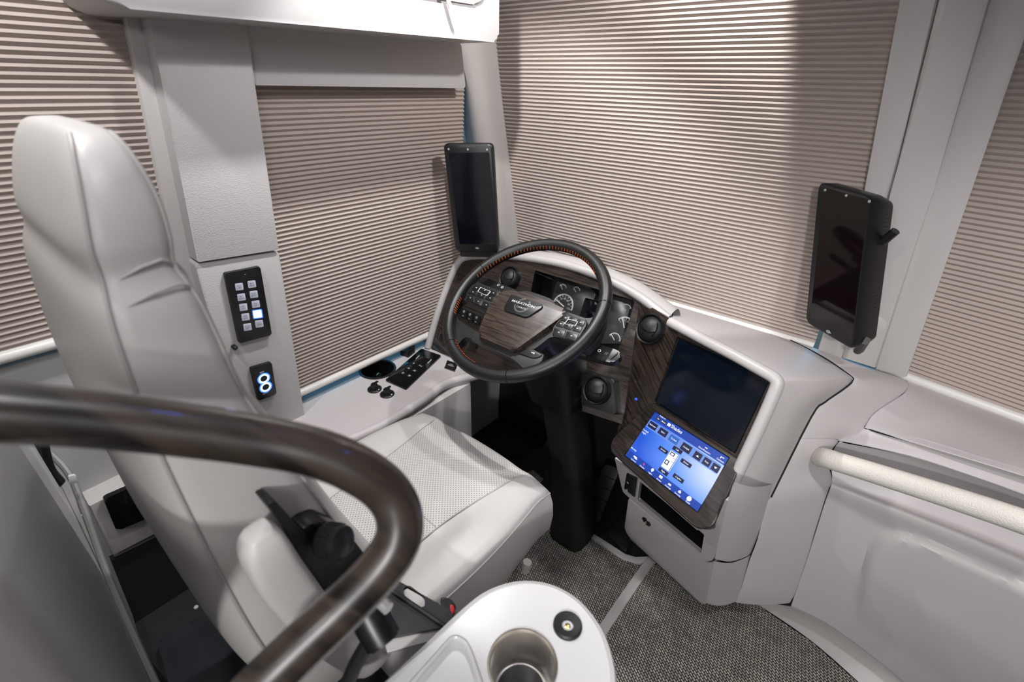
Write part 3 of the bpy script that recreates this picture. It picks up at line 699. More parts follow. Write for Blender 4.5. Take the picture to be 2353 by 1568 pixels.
for r in ((.92, .055, .96, .068), (.92, .055, .93, .09), (.735, .065, .765, .08)): icq(*r)
ui([(.255, .885, .268, .93)], 'ui_red', .0014, 'screen_icon'); ui([(.435, .43, .545, .75)], 'ui_white', .0008, 'bus_plan')
ui([(.445, .44, .50, .50), (.445, .60, .49, .68)], 'ui_key', .0010, 'bus_plan'); ui([(.455, .455, .49, .49), (.455, .615, .48, .665)], 'ui_white', .0012, 'bus_plan')
ui([(.535, .43, .541, .75), (.50, .52, .535, .525), (.50, .58, .535, .585)], 'ui_dim', .0011, 'bus_plan')
for i in range(7): ui([(.12 + i * .125, .985, .19 + i * .125, .993)], 'ui_key', .0012, 'menu_bar')
# ================================================================== RIGHT DASH
def ys(*q): return [yy(*a) for a in q]
cd_ = thing('center_dash', (.0, 1.35, .1), 'beige dash section between the driver pod and the passenger dash', 'dashboard')
sA = ys((1819, 783, 1.515), (1890, 819, 1.452), (1954, 861, 1.377), (1962, 875, 1.345), (1940, 895, 1.302), (1897, 926, 1.255), (1866, 960, 1.22), (1842, 1008, 1.195))
sB = ys((1884, 806, 1.535), (1950, 828, 1.535), (2030, 855, 1.535), (2078, 873, 1.525), (2077, 901, 1.47), (2006, 947, 1.365), (1983, 983, 1.31), (1925, 1010, 1.265))
mid1 = [a.lerp(b, .5) + V((0, -.004, .004)) for a, b in zip(sA, sB)]
part('top_panel', grid(srows([[p + V((-.004, .004, -.012)) for p in sA], sA, mid1, sB, [p + V((.006, .004, -.014)) for p in sB]], 3, 4)), 'dash', cd_)
A_ = ys((1840, 1013, 1.195), (1800, 1086, 1.165), (1771, 1143, 1.145), (1759, 1185, 1.15), (1744, 1245, 1.16), (1727, 1290, 1.17), (1707, 1355, 1.185), (1692, 1385, 1.20))
B_ = ys((1923, 1015, 1.268), (1893, 1060, 1.255), (1905, 1110, 1.255), (1890, 1160, 1.258), (1870, 1225, 1.265), (1850, 1290, 1.272), (1826, 1360, 1.283), (1814, 1386, 1.29))
mid1 = [a.lerp(b, .5) + V((0, -.010, .0)) for a, b in zip(A_, B_)]
for L_ in (A_, B_): L_.insert(0, L_[0] + V((0, .035, .03)))
mid1 = [a.lerp(b, .5) + V((0, -.010, .0)) for a, b in zip(A_, B_)]
part('front_panel', grid(srows([[p + V((-.004, .012, 0)) for p in A_], A_, mid1, B_, [p + V((.003, .02, 0)) for p in B_]], 3, 4)), 'dash', cd_)
ch = [A_[-1], mid1[-1], B_[-1]]
part('lower_chamfer', grid([ch, [p + V((0, .012, -.016)) for p in ch], [p + V((0, .10, -.026)) for p in ch]]), 'grey', cd_)
struct('dark_backing_1', solid([V(p) for p in ((-.12, 1.16, .16), (.12, 1.36, .10), (.12, 1.50, .88), (-.1, 1.16, .85))], .01, (.3, -1, 0)), 'pit')  # added dark sheet so gaps round the center dash look shaded
struct('dark_backing_2', solid([V(p) for p in ((.02, 1.36, .12), (1.0, 1.30, .12), (1.0, 1.34, .78), (.02, 1.40, .78))], .01, (0, -1, 0)), 'pit')  # added dark sheet behind the passenger dash, stands in for shade
cp = thing('copilot_dash', (.6, 1.3, .1), 'wide beige passenger dash with sculpted lower panel at the right', 'dashboard')
def wr_(x, y): return WR(x, y, .012)
R1 = [wr_(2084, 874), wr_(2150, 899), wr_(2230, 928), wr_(2353, 974), wr_(2450, 1010), wr_(2600, 1066)]
R2 = ys((2080, 902, 1.47), (2150, 935, 1.44), (2240, 970, 1.41), (2353, 1012, 1.375), (2450, 1047, 1.345), (2600, 1100, 1.30))
R3 = ys((2012, 948, 1.37), (2120, 988, 1.335), (2240, 1025, 1.30), (2353, 1060, 1.265), (2450, 1093, 1.24), (2600, 1145, 1.20))
R4 = ys((1988, 981, 1.312), (2110, 1019, 1.275), (2250, 1061, 1.235), (2353, 1093, 1.21), (2450, 1125, 1.185), (2600, 1175, 1.15))
R5 = [p + V((0, .02, -.014)) for p in R4]
part('top_pad', grid(srows([R1, R2, R3, R4, R5], 4, 5)), 'dash', cp)
G0 = [p + V((0, .018, .004)) for p in R4]; G0[0] = yy(1945, 980, 1.315)
G1 = ys((1925, 1011, 1.268), (2090, 1047, 1.268), (2250, 1099, 1.24), (2353, 1136, 1.215), (2450, 1170, 1.19), (2600, 1222, 1.155))
part('upper_band', grid(srows([G0, [a.lerp(b, .5) + V((0, .012, 0)) for a, b in zip(G0, G1)], G1, [p + V((0, .012, -.006)) for p in G1]], 4, 4)), 'dash', cp)
G2 = [p + V((0, .006, -.006)) for p in G1]; G2[0] = yy(1926, 1016, 1.275)
Q1 = ys((1910, 1050, 1.29), (2075, 1098, 1.315), (2240, 1150, 1.29), (2353, 1190, 1.265), (2450, 1225, 1.24), (2600, 1280, 1.2))
Q2 = ys((1912, 1100, 1.275), (2060, 1150, 1.295), (2225, 1210, 1.265), (2353, 1262, 1.235), (2450, 1300, 1.21), (2600, 1360, 1.17))
Q3 = ys((1908, 1122, 1.258), (2046, 1170, 1.255), (2218, 1240, 1.22), (2353, 1299, 1.185), (2450, 1340, 1.16), (2600, 1410, 1.12))
Q4 = ys((1892, 1168, 1.262), (2036, 1225, 1.258), (2205, 1305, 1.222), (2353, 1378, 1.185), (2450, 1430, 1.16), (2600, 1510, 1.12))
Q5 = ys((1855, 1285, 1.275), (1990, 1365, 1.275), (2140, 1465, 1.25), (2280, 1560, 1.22), (2390, 1640, 1.20), (2560, 1760, 1.16))
Q6 = ys((1818, 1392, 1.293), (1908, 1438, 1.295), (2045, 1540, 1.290), (2150, 1640, 1.280), (2260, 1740, 1.27), (2420, 1900, 1.25))
E_ = smooth(ys((1975, 1385, 1.27), (1985, 1325, 1.272), (1998, 1275, 1.262), (2022, 1240, 1.256), (2062, 1229, 1.248), (2130, 1247, 1.233), (2230, 1287, 1.212), (2353, 1345, 1.180), (2480, 1420, 1.15)), 6)
rws = srows([G2, Q1, Q2, Q3, Q4, Q5, Q6], 16, 12)
def emboss(p):
    bd, side = 9, 0
    for a, b in zip(E_, E_[1:]):
        d = V((b.x - a.x, b.z - a.z, 0)); q = V((p.x - a.x, p.z - a.z, 0)); t = max(0, min(1, q.dot(d) / max(d.length_squared, 1e-9)))
        e = (q - d * t).length
        if e < bd: bd = e; side = d.x * q.y - d.y * q.x
    k = max(0, min(1, .5 - (bd if side > 0 else -bd) / .020)); k = k * k * (3 - 2 * k)
    fade = max(0, min(1, (p.z - .25) / .22))
    return p + V((0, -.018 * k * fade, 0))
part('lower_panel', grid([[emboss(p) for p in r] for r in rws]), 'dash', cp)
part('panel_flange', grid(srows([[p + V((-.002, .0, 0)) for p in (Q3[0], Q4[0], Q5[0], Q6[0])], [p + V((-.004, .04, 0)) for p in (Q3[0], Q4[0], Q5[0], Q6[0])]], 3, 2)), 'pit', cp)
part('seam_gap', tube([p + V((0, .004, -.003)) for p in smooth([R2[0], R3[0], R4[0]] + R4[1:], 5)], .0024, 6), 'pit', cp)
part('seam_gap', tube([p + V((0, .003, -.002)) for p in smooth(G1, 5)], .0018, 6), 'pit', cp)
part('seam_gap', tube([p + V((-.004, .002, 0)) for p in smooth([Q3[0], Q4[0], Q5[0], Q6[0]], 5)], .0030, 6), 'pit', cp)
bc = [p + V((0, -.0, 0)) for p in Q6]
part('lower_chamfer', grid(srows([bc, [p + V((0, .015, -.018)) for p in bc], [p + V((0, .10, -.03)) for p in bc]], 4, 2)), 'grey', cp)
gh = ys((1876, 1052, 1.245), (1893, 1052, 1.20), (1925, 1062, 1.175), (2000, 1085, 1.16), (2180, 1142, 1.125), (2353, 1200, 1.09), (2470, 1245, 1.07))
part('grab_handle', tube(smooth(gh, 5), [.013, .019, .021] + [.0228] * 28, 16, up=(0, 0, 1), flat=(.85, 1.08)), 'cream', cp, label='cream grained grab handle')

# ================================================================== STEERING WHEEL
sw = thing('steering_wheel', WC, 'black leather steering wheel with walnut hub and orange stitching', 'steering wheel')
U_, W_, N_ = basis(WN)
R0, r0 = .2155, .0165
def wp(a, r, h=0): return WC + (U_ * math.cos(a) + W_ * math.sin(a)) * r + N_ * h
part('rim', tube([wp(2 * math.pi * i / 96, R0) for i in range(96)], r0, 18, closed=True), 'leather', sw)
def wang(x, y): d = PW(x, y) - WC; return math.atan2(d.dot(W_), d.dot(U_))
for x, y in ((1102, 612), (1396, 700), (1035, 792), (1168, 866)):
    a = wang(x, y); t = (U_ * -math.sin(a) + W_ * math.cos(a)); rd = (U_ * math.cos(a) + W_ * math.sin(a))
    part('rim_seam', tube([wp(a, R0) + (rd * math.cos(q) + N_ * math.sin(q)) * (r0 + .0002) for q in [i * 2 * math.pi / 20 for i in range(20)]], .0009, 6, closed=True), 'gloss', sw)
# orange cross stitches on the inner side of the rim
sb = bmesh.new()
a0, a1 = wang(1345, 640), wang(1106, 640)
if a1 < a0: a1 += 2 * math.pi
n = 44
def stitch(a, q0=math.radians(150), q1=math.radians(178)):
    rd = U_ * math.cos(a) + W_ * math.sin(a)
    P = [wp(a + .004 * j, R0) + (rd * math.cos(q0 + (q1 - q0) * j / 2) + N_ * math.sin(q0 + (q1 - q0) * j / 2)) * (r0 + .0004) for j in range(3)]
    tube(P, .00075, 5, bm=sb)
for i in range(n): stitch(a0 + (a1 - a0) * i / (n - 1))
for (x0, y0), (x1, y1), k in (((1068, 688), (1053, 720), 8), ((1060, 778), (1095, 830), 10)):
    b0, b1 = wang(x0, y0), wang(x1, y1)
    if b1 < b0 - math.pi: b1 += 2 * math.pi
    for i in range(k): stitch(b0 + (b1 - b0) * i / (k - 1))
o = part('stitching', sb, 'orange', sw, label='orange stitching'); o['kind'] = 'stuff'
P0 = PW.off(-.012)
def wpoly(q, off, th, bev, name, mt, par, r=.008, lab=None):
    pl = PW.off(off); return part(name, solid(rp([pl(x, y) for x, y in q], r, 3), th, WN, bev, 3), mt, par, lab)
wpoly(((1036, 705), (1040, 680), (1052, 662), (1070, 650), (1092, 649), (1150, 668), (1124, 712), (1108, 712), (1070, 688), (1056, 692), (1046, 716)), -.010, .020, .005, 'spoke', 'soft', sw)
wpoly(((1030, 730), (1046, 726), (1060, 741), (1098, 764), (1180, 806), (1215, 799), (1252, 814), (1242, 836), (1206, 851), (1190, 834), (1176, 824), (1100, 788), (1078, 774), (1062, 776), (1050, 800), (1036, 785)), -.012, .020, .006, 'spoke', 'soft', sw)
wpoly(((1298, 716), (1350, 733), (1372, 726), (1392, 690), (1392, 735), (1376, 780), (1346, 808), (1325, 789), (1266, 773), (1232, 800), (1205, 812), (1178, 808)), -.012, .022, .005, 'spoke', 'soft', sw)
hub = ((1153, 670), (1170, 667), (1205, 672), (1256, 691), (1300, 711), (1299, 722), (1186, 803), (1176, 805), (1097, 771), (1108, 738), (1125, 699), (1141, 677))
wpoly(hub, .004, .035, .009, 'wood_hub', 'woodW', sw, .012, 'walnut veneer hub cover')
bg = wpoly(((1174, 676), (1246, 699), (1247, 706), (1213, 728), (1205, 728), (1158, 713), (1157, 707)), .0085, .008, .0025, 'badge', 'black', sw, .006)
pb_ = PW.off(.0090)
tu = pb_(1238, 709) - pb_(1170, 688); tv = N_.cross(tu)
part('lettering', text('MARATHON', pb_(1202, 698.5), tu, tv, .0075, 'silver', None, bold=.02, wide=1.28), 'silver', bg, flat=True)
part('lettering', text('COACH', pb_(1197.5, 707.5), tu, tv, .0048, 'silver', None, bold=.01, wide=1.3), 'silver', bg, flat=True)
cb = pb_(1200, 702)
tu.normalize(); tv.normalize()
def wreath(a, b, r, nl):
    for i in range(nl):
        t = math.radians(a + (b - a) * i / (nl - 1)); d = tu * math.cos(t) + tv * math.sin(t); tg = tu * -math.sin(t) + tv * math.cos(t)
        for s_ in (1, -1):
            c = cb + d * (r + .0011 * s_); e = tg * .0017 + d * .0011 * s_
            part('emblem_leaf', solid([c - e, c + d * .0006 * s_ + tg * .0003, c + e, c - d * .0004 * s_], .0003, WN), 'silver', bg, flat=True)
wreath(-168, -12, .0205, 17); wreath(25, 50, .0205, 4); wreath(100, 140, .0205, 5)
# switch pads: every key its own part
def pad(q, rows_, name):
    pl = PW.off(.001)
    p = wpoly(q, .001, .012, .003, name, 'soft', sw, .006); return p
def keysquad(c4, cols, rws, par, skip=(), off=.003):
    pl = PW.off(off); tl, tr, br, bl = [pl(*a) for a in c4]
    for i in range(cols):
        for j in range(rws):
            if (i, j) in skip: continue
            f = lambda u, v: tl * (1 - u) * (1 - v) + tr * u * (1 - v) + br * u * v + bl * (1 - u) * v
            e = .05; u0, u1, v0, v1 = (i + e) / cols, (i + 1 - e) / cols, (j + e) / rws, (j + 1 - e) / rws
            kq = part('pad_key', solid(rp([f(u0, v0), f(u1, v0), f(u1, v1), f(u0, v1)], .0015, 2), .004, WN, .0012), 'black', par)
            c = f((u0 + u1) / 2, (v0 + v1) / 2) + N_ * .0003
            du, dv = (f(u1, v0) - f(u0, v0)), (f(u0, v1) - f(u0, v0))
            part('symbol', box(c, du, dv, WN, .0022, .0009, .0004), 'print', kq, flat=True)
L1 = pad(((1071, 672), (1090, 651), (1100, 650), (1152, 668), (1124, 714), (1072, 690)), 0, 'switch_pad')
keysquad(((1089, 654), (1148, 671), (1133, 695), (1074, 673)), 3, 2, L1)
keysquad(((1073, 674), (1131, 698), (1123, 713), (1072, 688)), 3, 1, L1)
R1_ = pad(((1295, 722), (1303, 718), (1349, 735), (1346, 750), (1325, 787), (1268, 771), (1271, 753)), 0, 'switch_pad')
keysquad(((1297, 722), (1347, 737), (1333, 765), (1274, 748)), 3, 2, R1_)
keysquad(((1272, 752), (1332, 768), (1324, 785), (1268, 769)), 2, 1, R1_)
for q, par in ((((1104, 660), (1128, 670), (1119, 680), (1097, 670)), L1), (((1306, 733), (1328, 739), (1322, 750), (1296, 744)), R1_)):
    pl = PW.off(.0042); qq = rp([pl(*a) for a in q], .0025, 3)
    part('key_frame', ring(qq, big(qq, .90), .0008, WN), 'print', par, flat=True)
ho = wpoly(((1194, 806), (1222, 801), (1247, 815), (1238, 821), (1222, 822), (1190, 812)), -.009, .006, .002, 'horn_pad', 'black', sw, .004)
c = PW(1224, 811, -.0086)
part('symbol', solid([c + tu * a + tv * b for a, b in ((-.004, -.001), (.002, -.001), (.005, -.003), (.005, .003), (.002, .001), (-.004, .001))], .0003, WN), 'print', ho, flat=True)
# column, shroud and stalks
sc_ = thing('steering_column', (-.70, 1.05, 0), 'black steering column with shroud under the wheel', 'steering column')
colp = [WC - WN * .03, WC - WN * .10, V((-.70, 1.04, .90)), V((-.69, 1.09, .70)), V((-.67, 1.15, .42)), V((-.65, 1.20, .0))]
def rrect(c, u, v, a, b, r=.35, n=24):
    out = []
    for k in range(n):
        t = 2 * math.pi * k / n; cx, cy = math.cos(t), math.sin(t); e = .5
        out.append(c + u * (a * math.copysign(abs(cx) ** e, cx)) + v * (b * math.copysign(abs(cy) ** e, cy)))
    return out
part('shroud', loft([rrect(p, X1, V((0, .8, .6)) if i < 3 else V((0, 1, .1)), a, b) for i, (p, a, b) in enumerate(zip(colp[:4], (.07, .09, .105, .085), (.06, .075, .08, .07)))]), 'black', sc_)
part('boot', loft([rrect(p, X1, V((0, 1, .1)), a, b) for p, a, b in zip((V((-.68, 1.09, .74)), V((-.66, 1.16, .42)), V((-.64, 1.20, -.01))), (.060, .062, .075), (.06, .065, .08))]), 'pit', sc_)
part('tilt_cover', solid(rp([yy(x, y, 1.0) for x, y in ((1215, 868), (1310, 855), (1300, 880), (1268, 898), (1245, 898))], .01), .04, (0, -1, .3), .006), 'black', sc_)
part('column_foot', solid(rp([yy(x, y, 1.12) for x, y in ((1250, 1010), (1302, 1030), (1300, 1170), (1262, 1175), (1256, 1150))], .02), .06, (0, -1, .2), .012, 3), 'black', sc_)
PK = PW.off(-.055)
def stalk(q, name, lab, marks):
    s_ = part(name, solid(rp([PK(*a) for a in q], .008), .018, WN, .006, 3), 'black', sc_, lab)
    for x, y, a, b in marks: part('symbol', ring(circ(PK(x, y, .0006), WN, a, 14), circ(PK(x, y, .0006), WN, b, 14), .0003, WN), 'print', s_, flat=True)
    return s_
stalk(((1098, 640), (1104, 636), (1122, 640), (1190, 668), (1180, 690), (1140, 678), (1100, 660)), 'stalk', 'black light stalk', ((1145, 655, .0038, .0028), (1154, 660, .0042, .003)))
s2_ = stalk(((1310, 770), (1420, 805), (1428, 815), (1420, 828), (1404, 834), (1320, 815)), 'stalk', 'black wiper stalk', ((1377, 806, .0042, .0026),))
for i, (x, y) in enumerate(((1391, 812), (1395, 813))): part('ring_mark', box(PK(x, y, .0005), (tv + tu * .3), tu, WN, .004, .0004, .0004), 'silver', s2_, flat=True)
for i in range(4): part('thumb_rib', box(PK(1405 + i * 4.2, 824 - i * 3.4, .0005), tv, tu, WN, .004, .0010, .002, .0004), 'soft', s2_)
# dash switches under the left of the wheel
for i, (x, y) in enumerate(((1053, 712), (1066, 718), (1080, 725), (1095, 732))):
    c = PA(x, y, .004); 
    s_ = thing('toggle_switch', c, 'black dash switch behind the left wheel spoke, %s of four' % ('first', 'second', 'third', 'last')[i] + ' from the left', 'switch', 'dash switches behind the wheel')
    b = part('switch_body', solid(rp(pts(PA.off(.010), (x - 5, y - 10), (x + 7, y - 6), (x + 4, y + 16), (x - 8, y + 11)), .002), .012, PA.n, .002), 'black', s_)
    part('symbol', ring(circ(PA(x, y - 2, .0104), PA.n, .005, 4), circ(PA(x, y - 2, .0104), PA.n, .0036, 4), .0003, PA.n), 'print', s_, flat=True)
    part('marking', box(PA(x - 2, y + 8, .0101), X1, Z1, PA.n, .004, .001, .0004), 'print', s_, flat=True)
for i, (x, y) in enumerate(((1060, 787), (1087, 793))):
    s_ = thing('toggle_switch', PA(x, y), 'small black toggle low on the walnut fascia, %s' % ('nearest the side console' if i == 0 else 'with a bright edge line'), 'switch')
    part('switch_body', solid(rp(pts(PA.off(.014), (x - 7, y - 7), (x + 7, y - 4), (x + 5, y + 8), (x - 9, y + 4)), .002), .014, PA.n, .003), 'black', s_)
    if i: part('edge_line', tube(pts(PA.off(.014), (x - 8, y - 9), (x - 12, y + 4)), .001, 6), 'chrome', s_)
pd_ = thing('parking_switch', PA(1016, 772), 'black switch with bright edge at the lower left corner of the fascia', 'switch')
part('switch_body', solid(rp(pts(PA.off(.012), (1010, 765), (1022, 769), (1020, 780), (1007, 776)), .002), .012, PA.n, .003), 'black', pd_)
part('edge_line', tube(pts(PA.off(.013), (1013, 762), (1008, 777)), .0012, 6), 'chrome', pd_)
# pedals
def pedal(q, name, lab):
    t = thing(name, zz(q[2][0], q[2][1], .02), lab, 'pedal')
    pl = pl3(yy(*q[0], 1.42), yy(*q[1], 1.42), zz(*q[2], .03))
    part('pedal_plate', solid(rp([pl(x, y) for x, y in q], .01), .012, pl.n, .003), 'soft', t)
    a, b = pl(*q[3]), pl(*q[2])
    for i in range(1, 5): part('grip_rib', tube([pl(*q[0]).lerp(a, i / 5) + pl.n * .001, pl(*q[1]).lerp(b, i / 5) + pl.n * .001], .0022, 6), 'black', t)
    c = (a + b) / 2 - pl.n * .03
    part('pivot', tube([c, V((c.x, c.y + .02, -.006))], .010, 8), 'black', t)
pedal(((1392, 1066), (1424, 1080), (1376, 1204), (1332, 1180)), 'brake_pedal', 'dark brake pedal in the footwell right of the column')
pedal(((1436, 1172), (1474, 1194), (1440, 1266), (1396, 1226)), 'accelerator_pedal', 'dark accelerator pedal in the footwell nearest the pod')
# ================================================================== MONITORS
def monitor(q, pl, th, scr, label, smat, dots, logo, back=.9):
    t = thing('mirror_monitor', sum([pl(*a) for a in q], V((0, 0, 0))) / 4 - pl.n * th, label, 'monitor', 'camera mirror monitors')
    f = rp([pl(*a) for a in q], .016, 5); m_ = sum(f, V((0, 0, 0))) / len(f)
    mid = [p - pl.n * th * .55 for p in f]; bk = [m_ + (p - m_) * back - pl.n * th for p in f]
    f2 = [m_ + (p - m_) * .975 + pl.n * .004 for p in f]; bk2 = [m_ + (p - m_) * (back - .12) - pl.n * (th + .004) for p in f]
    part('housing', loft([f2, f, mid, bk, bk2]), 'black', t, ang=50)
    p2 = pl.off(.0045)
    s_ = part('screen', solid(rp([p2(*a) for a in scr], .004), .0015, pl.n), smat, t, label='dark glossy screen')
    for a in dots: part('sensor_dot', lathe([(.0032, 0), (.003, .0012), (.0001, .0012)], p2(*a, .001), pl.n, 12), 'silver', t)
    c = p2(*logo, .0008); u = (pl(*q[1]) - pl(*q[0])).normalized(); v = pl.n.cross(u)
    part('emblem', ring(circ(c, pl.n, .0055, 18, (1, .6)), circ(c, pl.n, .0036, 18, (1, .55)), .0004, pl.n), 'silver', t, flat=True)
    part('emblem', solid([c + u * a + v * b for a, b in ((-.002, .0012), (.009, -.0004), (.0085, -.0016), (-.002, 0))], .0003, pl.n), 'silver', t, flat=True)
    return t
ML = Pl((.45, -.88, -.06), xx(1085, 455, -1.13))
lm = monitor(((1019, 330), (1132, 330), (1146, 580), (1047, 577)), ML, .03, ((1031, 352), (1124, 350), (1138, 562), (1056, 561)), 'dark upright monitor on the left windscreen pillar above the dash', 'screen_off', ((1031, 343), (1075, 343.5), (1119, 344)), (1096, 570.5), .96)
c = ML(1105, 520) - ML.n * .02
part('mount_arm', tube([c, V((-1.215, 1.30, c.z))], .02, 12), 'black', lm)
part('mount_foot', solid(rp([ML(x, y, -.012) for x, y in ((1056, 560), (1140, 560), (1145, 592), (1058, 590))], .004), .025, ML.n, .003), 'black', lm)
MR = Pl((-.52, -.85, .03), yy(1925, 610, 1.33))
rm = monitor(((1884, 418), (2005, 453), (1962, 805), (1853, 741)), MR, .075, ((1893, 430), (1997, 460), (1957, 783), (1862, 729)), 'black monitor with dark red screen on the centre windscreen post', 'screen_off2', ((1896.5, 437), (1945, 449.5), (1998, 463)), (1903, 762.5), .93)
sd = (MR(2005, 453) - MR(1884, 418)).normalized()
for y0 in (500, 688):
    for i in range(4):
        a = MR(2001 - (y0 - 453) * .122 - i * 1.1, y0 + i * 9) + sd * .0018 - MR.n * .034; b = a - MR.n * .024 + sd * -.0008 + V((0, 0, .003))
        part('vent_slot', tube([a, b], .0016, 6), 'gloss', rm)
k0 = MR(1990, 560) - MR.n * .05; k1_ = V((.02, k0.y + .005, k0.z + .002)) + V((.03, .0, .0))
part('side_knob', tube([k0, yy(2058, 531, k0.y - .01)], .0095, 14), 'black', rm)
part('mount_arm', tube([MR(1930, 600) - MR.n * .07, WF(1975, 600, .055)], .022, 12), 'black', rm)
part('plug', tube([MR(1966, 786) - MR.n * .03, yy(1971, 806, 1.37)], .010, 10), 'black', rm)
part('plug', tube([MR(1966, 786) - MR.n * .04, yy(1979, 806, 1.38)], .006, 8), 'black', rm)
part('cable', tube(smooth([yy(1972, 798, 1.372), yy(1984, 788, 1.385), yy(1992, 765, 1.41), yy(1998, 742, 1.45), yy(1994, 730, 1.46)], 5), .0022, 8), 'black', rm)
# serrated guide beside the left monitor and the registration lettering of the pillar
gd = WF.off(.033)
tr = thing('shade_track', gd(1155, 540), 'toothed black shade guide strip on the left windscreen pillar', 'track')
part('track_strip', solid([gd(x, y) for x, y in ((1151, 503), (1156, 503), (1163, 580), (1157, 580))], .004, WF.n), 'black', tr)
for i in range(12):
    p = gd(1151.5 + i * .5, 508 + i * 6); part('tooth', box(p, X1, Z1, WF.n, .003, .0022, .003), 'silver', tr, flat=True)
# ================================================================== SWITCH PANELS ON THE POST
WS = WL.off(.066)
uY = Y1; vW = WL.n.cross(uY); vW = vW if vW.z > 0 else -vW
sp = thing('switch_panel', WS(570, 700), 'black wall panel of ten small buttons, one lit, on the post', 'switch panel')
q = pts(WL, (516, 629), (598, 613), (625, 770), (550, 790), off=.074)
part('face_plate', solid(rp(q, .005), .010, WL.n, .0025), 'black', sp)
pz = WL.off(.0745)
names = ('Area Off', 'Blind Shade', 'A/C Driver', 'Cargo Dome', 'A/C Fan', 'Step Light', 'Side Lamp', '', 'Ceiling Lights', 'Cool Mode')
for i, (x, y) in enumerate(((550, 659.5), (579, 653.5), (555, 683.5), (583.5, 677), (559.5, 706.5), (588, 699.5), (564.5, 729), (592, 722), (569, 752), (596, 744.5))):
    a = [pz(x + dx, y + dy) for dx, dy in ((-10.5, -7), (8, -9.5), (10.5, 7), (-8, 9.5))]
    lit = i == 7
    b = part('button', solid(rp(a, .0025, 3), .003, WL.n, .0008), 'lit' if lit else 'key', sp, label='lit blue white button' if lit else None)
    if lit: part('glow_rim', ring(rp(big(a, 1.22), .003, 3), rp(big(a, 1.02), .0025, 3), .001, WL.n), 'halo', b, flat=True)  # emissive ring stands in for the glow spilling round the button
    else:
        for j, wd_ in enumerate(names[i].split()): part('lettering', text(wd_, pz(x, y, .0006) + vW * (.003 - .0055 * j), uY, vW, .0034, 'black', None), 'black', b, flat=True)
part('lettering', solid([pz(561, 631.5), pz(564, 630), pz(565, 630.6), pz(562, 632.5)], .0003, WL.n), 'silver', sp, flat=True)
mp_ = thing('map_light_switch', WS(606, 880), 'small black switch plate with two glowing blue rings marked MAP', 'switch')
q = pts(WL, (576, 847), (624, 833), (636, 906), (594, 922), off=.074)
part('face_plate', solid(rp(q, .005), .010, WL.n, .0025), 'black', mp_)
for x, y in ((606.5, 870.5), (611, 890)):
    c = pz(x, y); r_ = 10.5 * (c - CAM).length / FPX
    part('ring_light', ring(circ(c, WL.n, r_ * 1.0), circ(c, WL.n, r_ * .66), .001, WL.n), 'ringled', mp_, flat=True)
    part('glow_rim', ring(circ(c - WL.n * .0003, WL.n, r_ * 1.22), circ(c - WL.n * .0003, WL.n, r_ * 1.0), .0006, WL.n), 'halo', mp_, flat=True)  # blue glow round the ring light, drawn as an emissive ring
part('lettering', text('MAP', pz(602, 856), uY, vW, .0045, 'print', None, bold=.02), 'print', mp_, flat=True)
part('lettering', text('READING', pz(611, 904), uY, vW, .0028, 'print', None), 'print', mp_, flat=True)
c = WS(537, 797)
kn = single('coat_knob', lathe([(.006, -.004), (.006, .010), (.004, .013), (.0001, .013)], c, WL.n, 16), 'black', 'small black knob on the post beside the seat back', 'knob')
# ================================================================== DRIVER SEAT
SX = -.72
se = thing('driver_seat', (SX, .4, 0), 'pale grey leather driver seat with tall integrated headrest', 'seat')
prof = [(.66, .215, .085, .36), (.74, .238, .068, .335), (.84, .246, .052, .300), (.95, .248, .043, .262), (1.08, .244, .040, .222), (1.20, .238, .040, .190), (1.28, .226, .044, .166), (1.35, .210, .050, .160), (1.395, .198, .056, .155), (1.427, .180, .066, .146), (1.455, .177, .067, .151), (1.49, .166, .076, .153), (1.525, .144, .088, .148), (1.547, .112, .100, .140), (1.554, .058, .110, .128)]
def sect(z, hw, y0, y1, n=40, e=.42, sag=.0):
    out = []
    for k in range(n):
        t = 2 * math.pi * k / n; c, s_ = math.cos(t), math.sin(t)
        x = hw * math.copysign(abs(c) ** e, c); yy_ = (y0 + y1) / 2 + (y1 - y0) / 2 * math.copysign(abs(s_) ** e, s_)
        out.append(V((SX + x, yy_, z + .05 * (y1 - y0))))
    return out
pr = smooth([V((a, b, 0)) for a, b, *_ in prof], 4); p2_ = smooth([V((c, d, 0)) for _, _, c, d in prof], 4)
part('backrest', loft([sect(a.x, a.y, b.x, b.y) for a, b in zip(pr, p2_)]), 'seat', se, ang=60)
for k, nm in ((3, 'front'), (37, 'rear')):
    lp = [sect(a.x, a.y * 1.004, b.x - .001, b.y + .001)[k] for a, b in zip(pr, p2_)][2:-4]
    part('piping', tube(lp, .0022, 8), 'piping', se)
for z, d in ((1.408, .0), (1.426, .004)):
    i = min(range(len(pr)), key=lambda j: abs(pr[j].x - z)); a, b = pr[i], p2_[i]
    lp = [sect(a.x, a.y * 1.001, b.x, b.y)[k % 40] for k in range(-1, 9)]
    part('neck_crease', tube([p + V((0, 0, .01 * math.sin(j * .8))) for j, p in enumerate(lp)], [.0004] + [.0016] * 8 + [.0004], 8), 'seat', se)
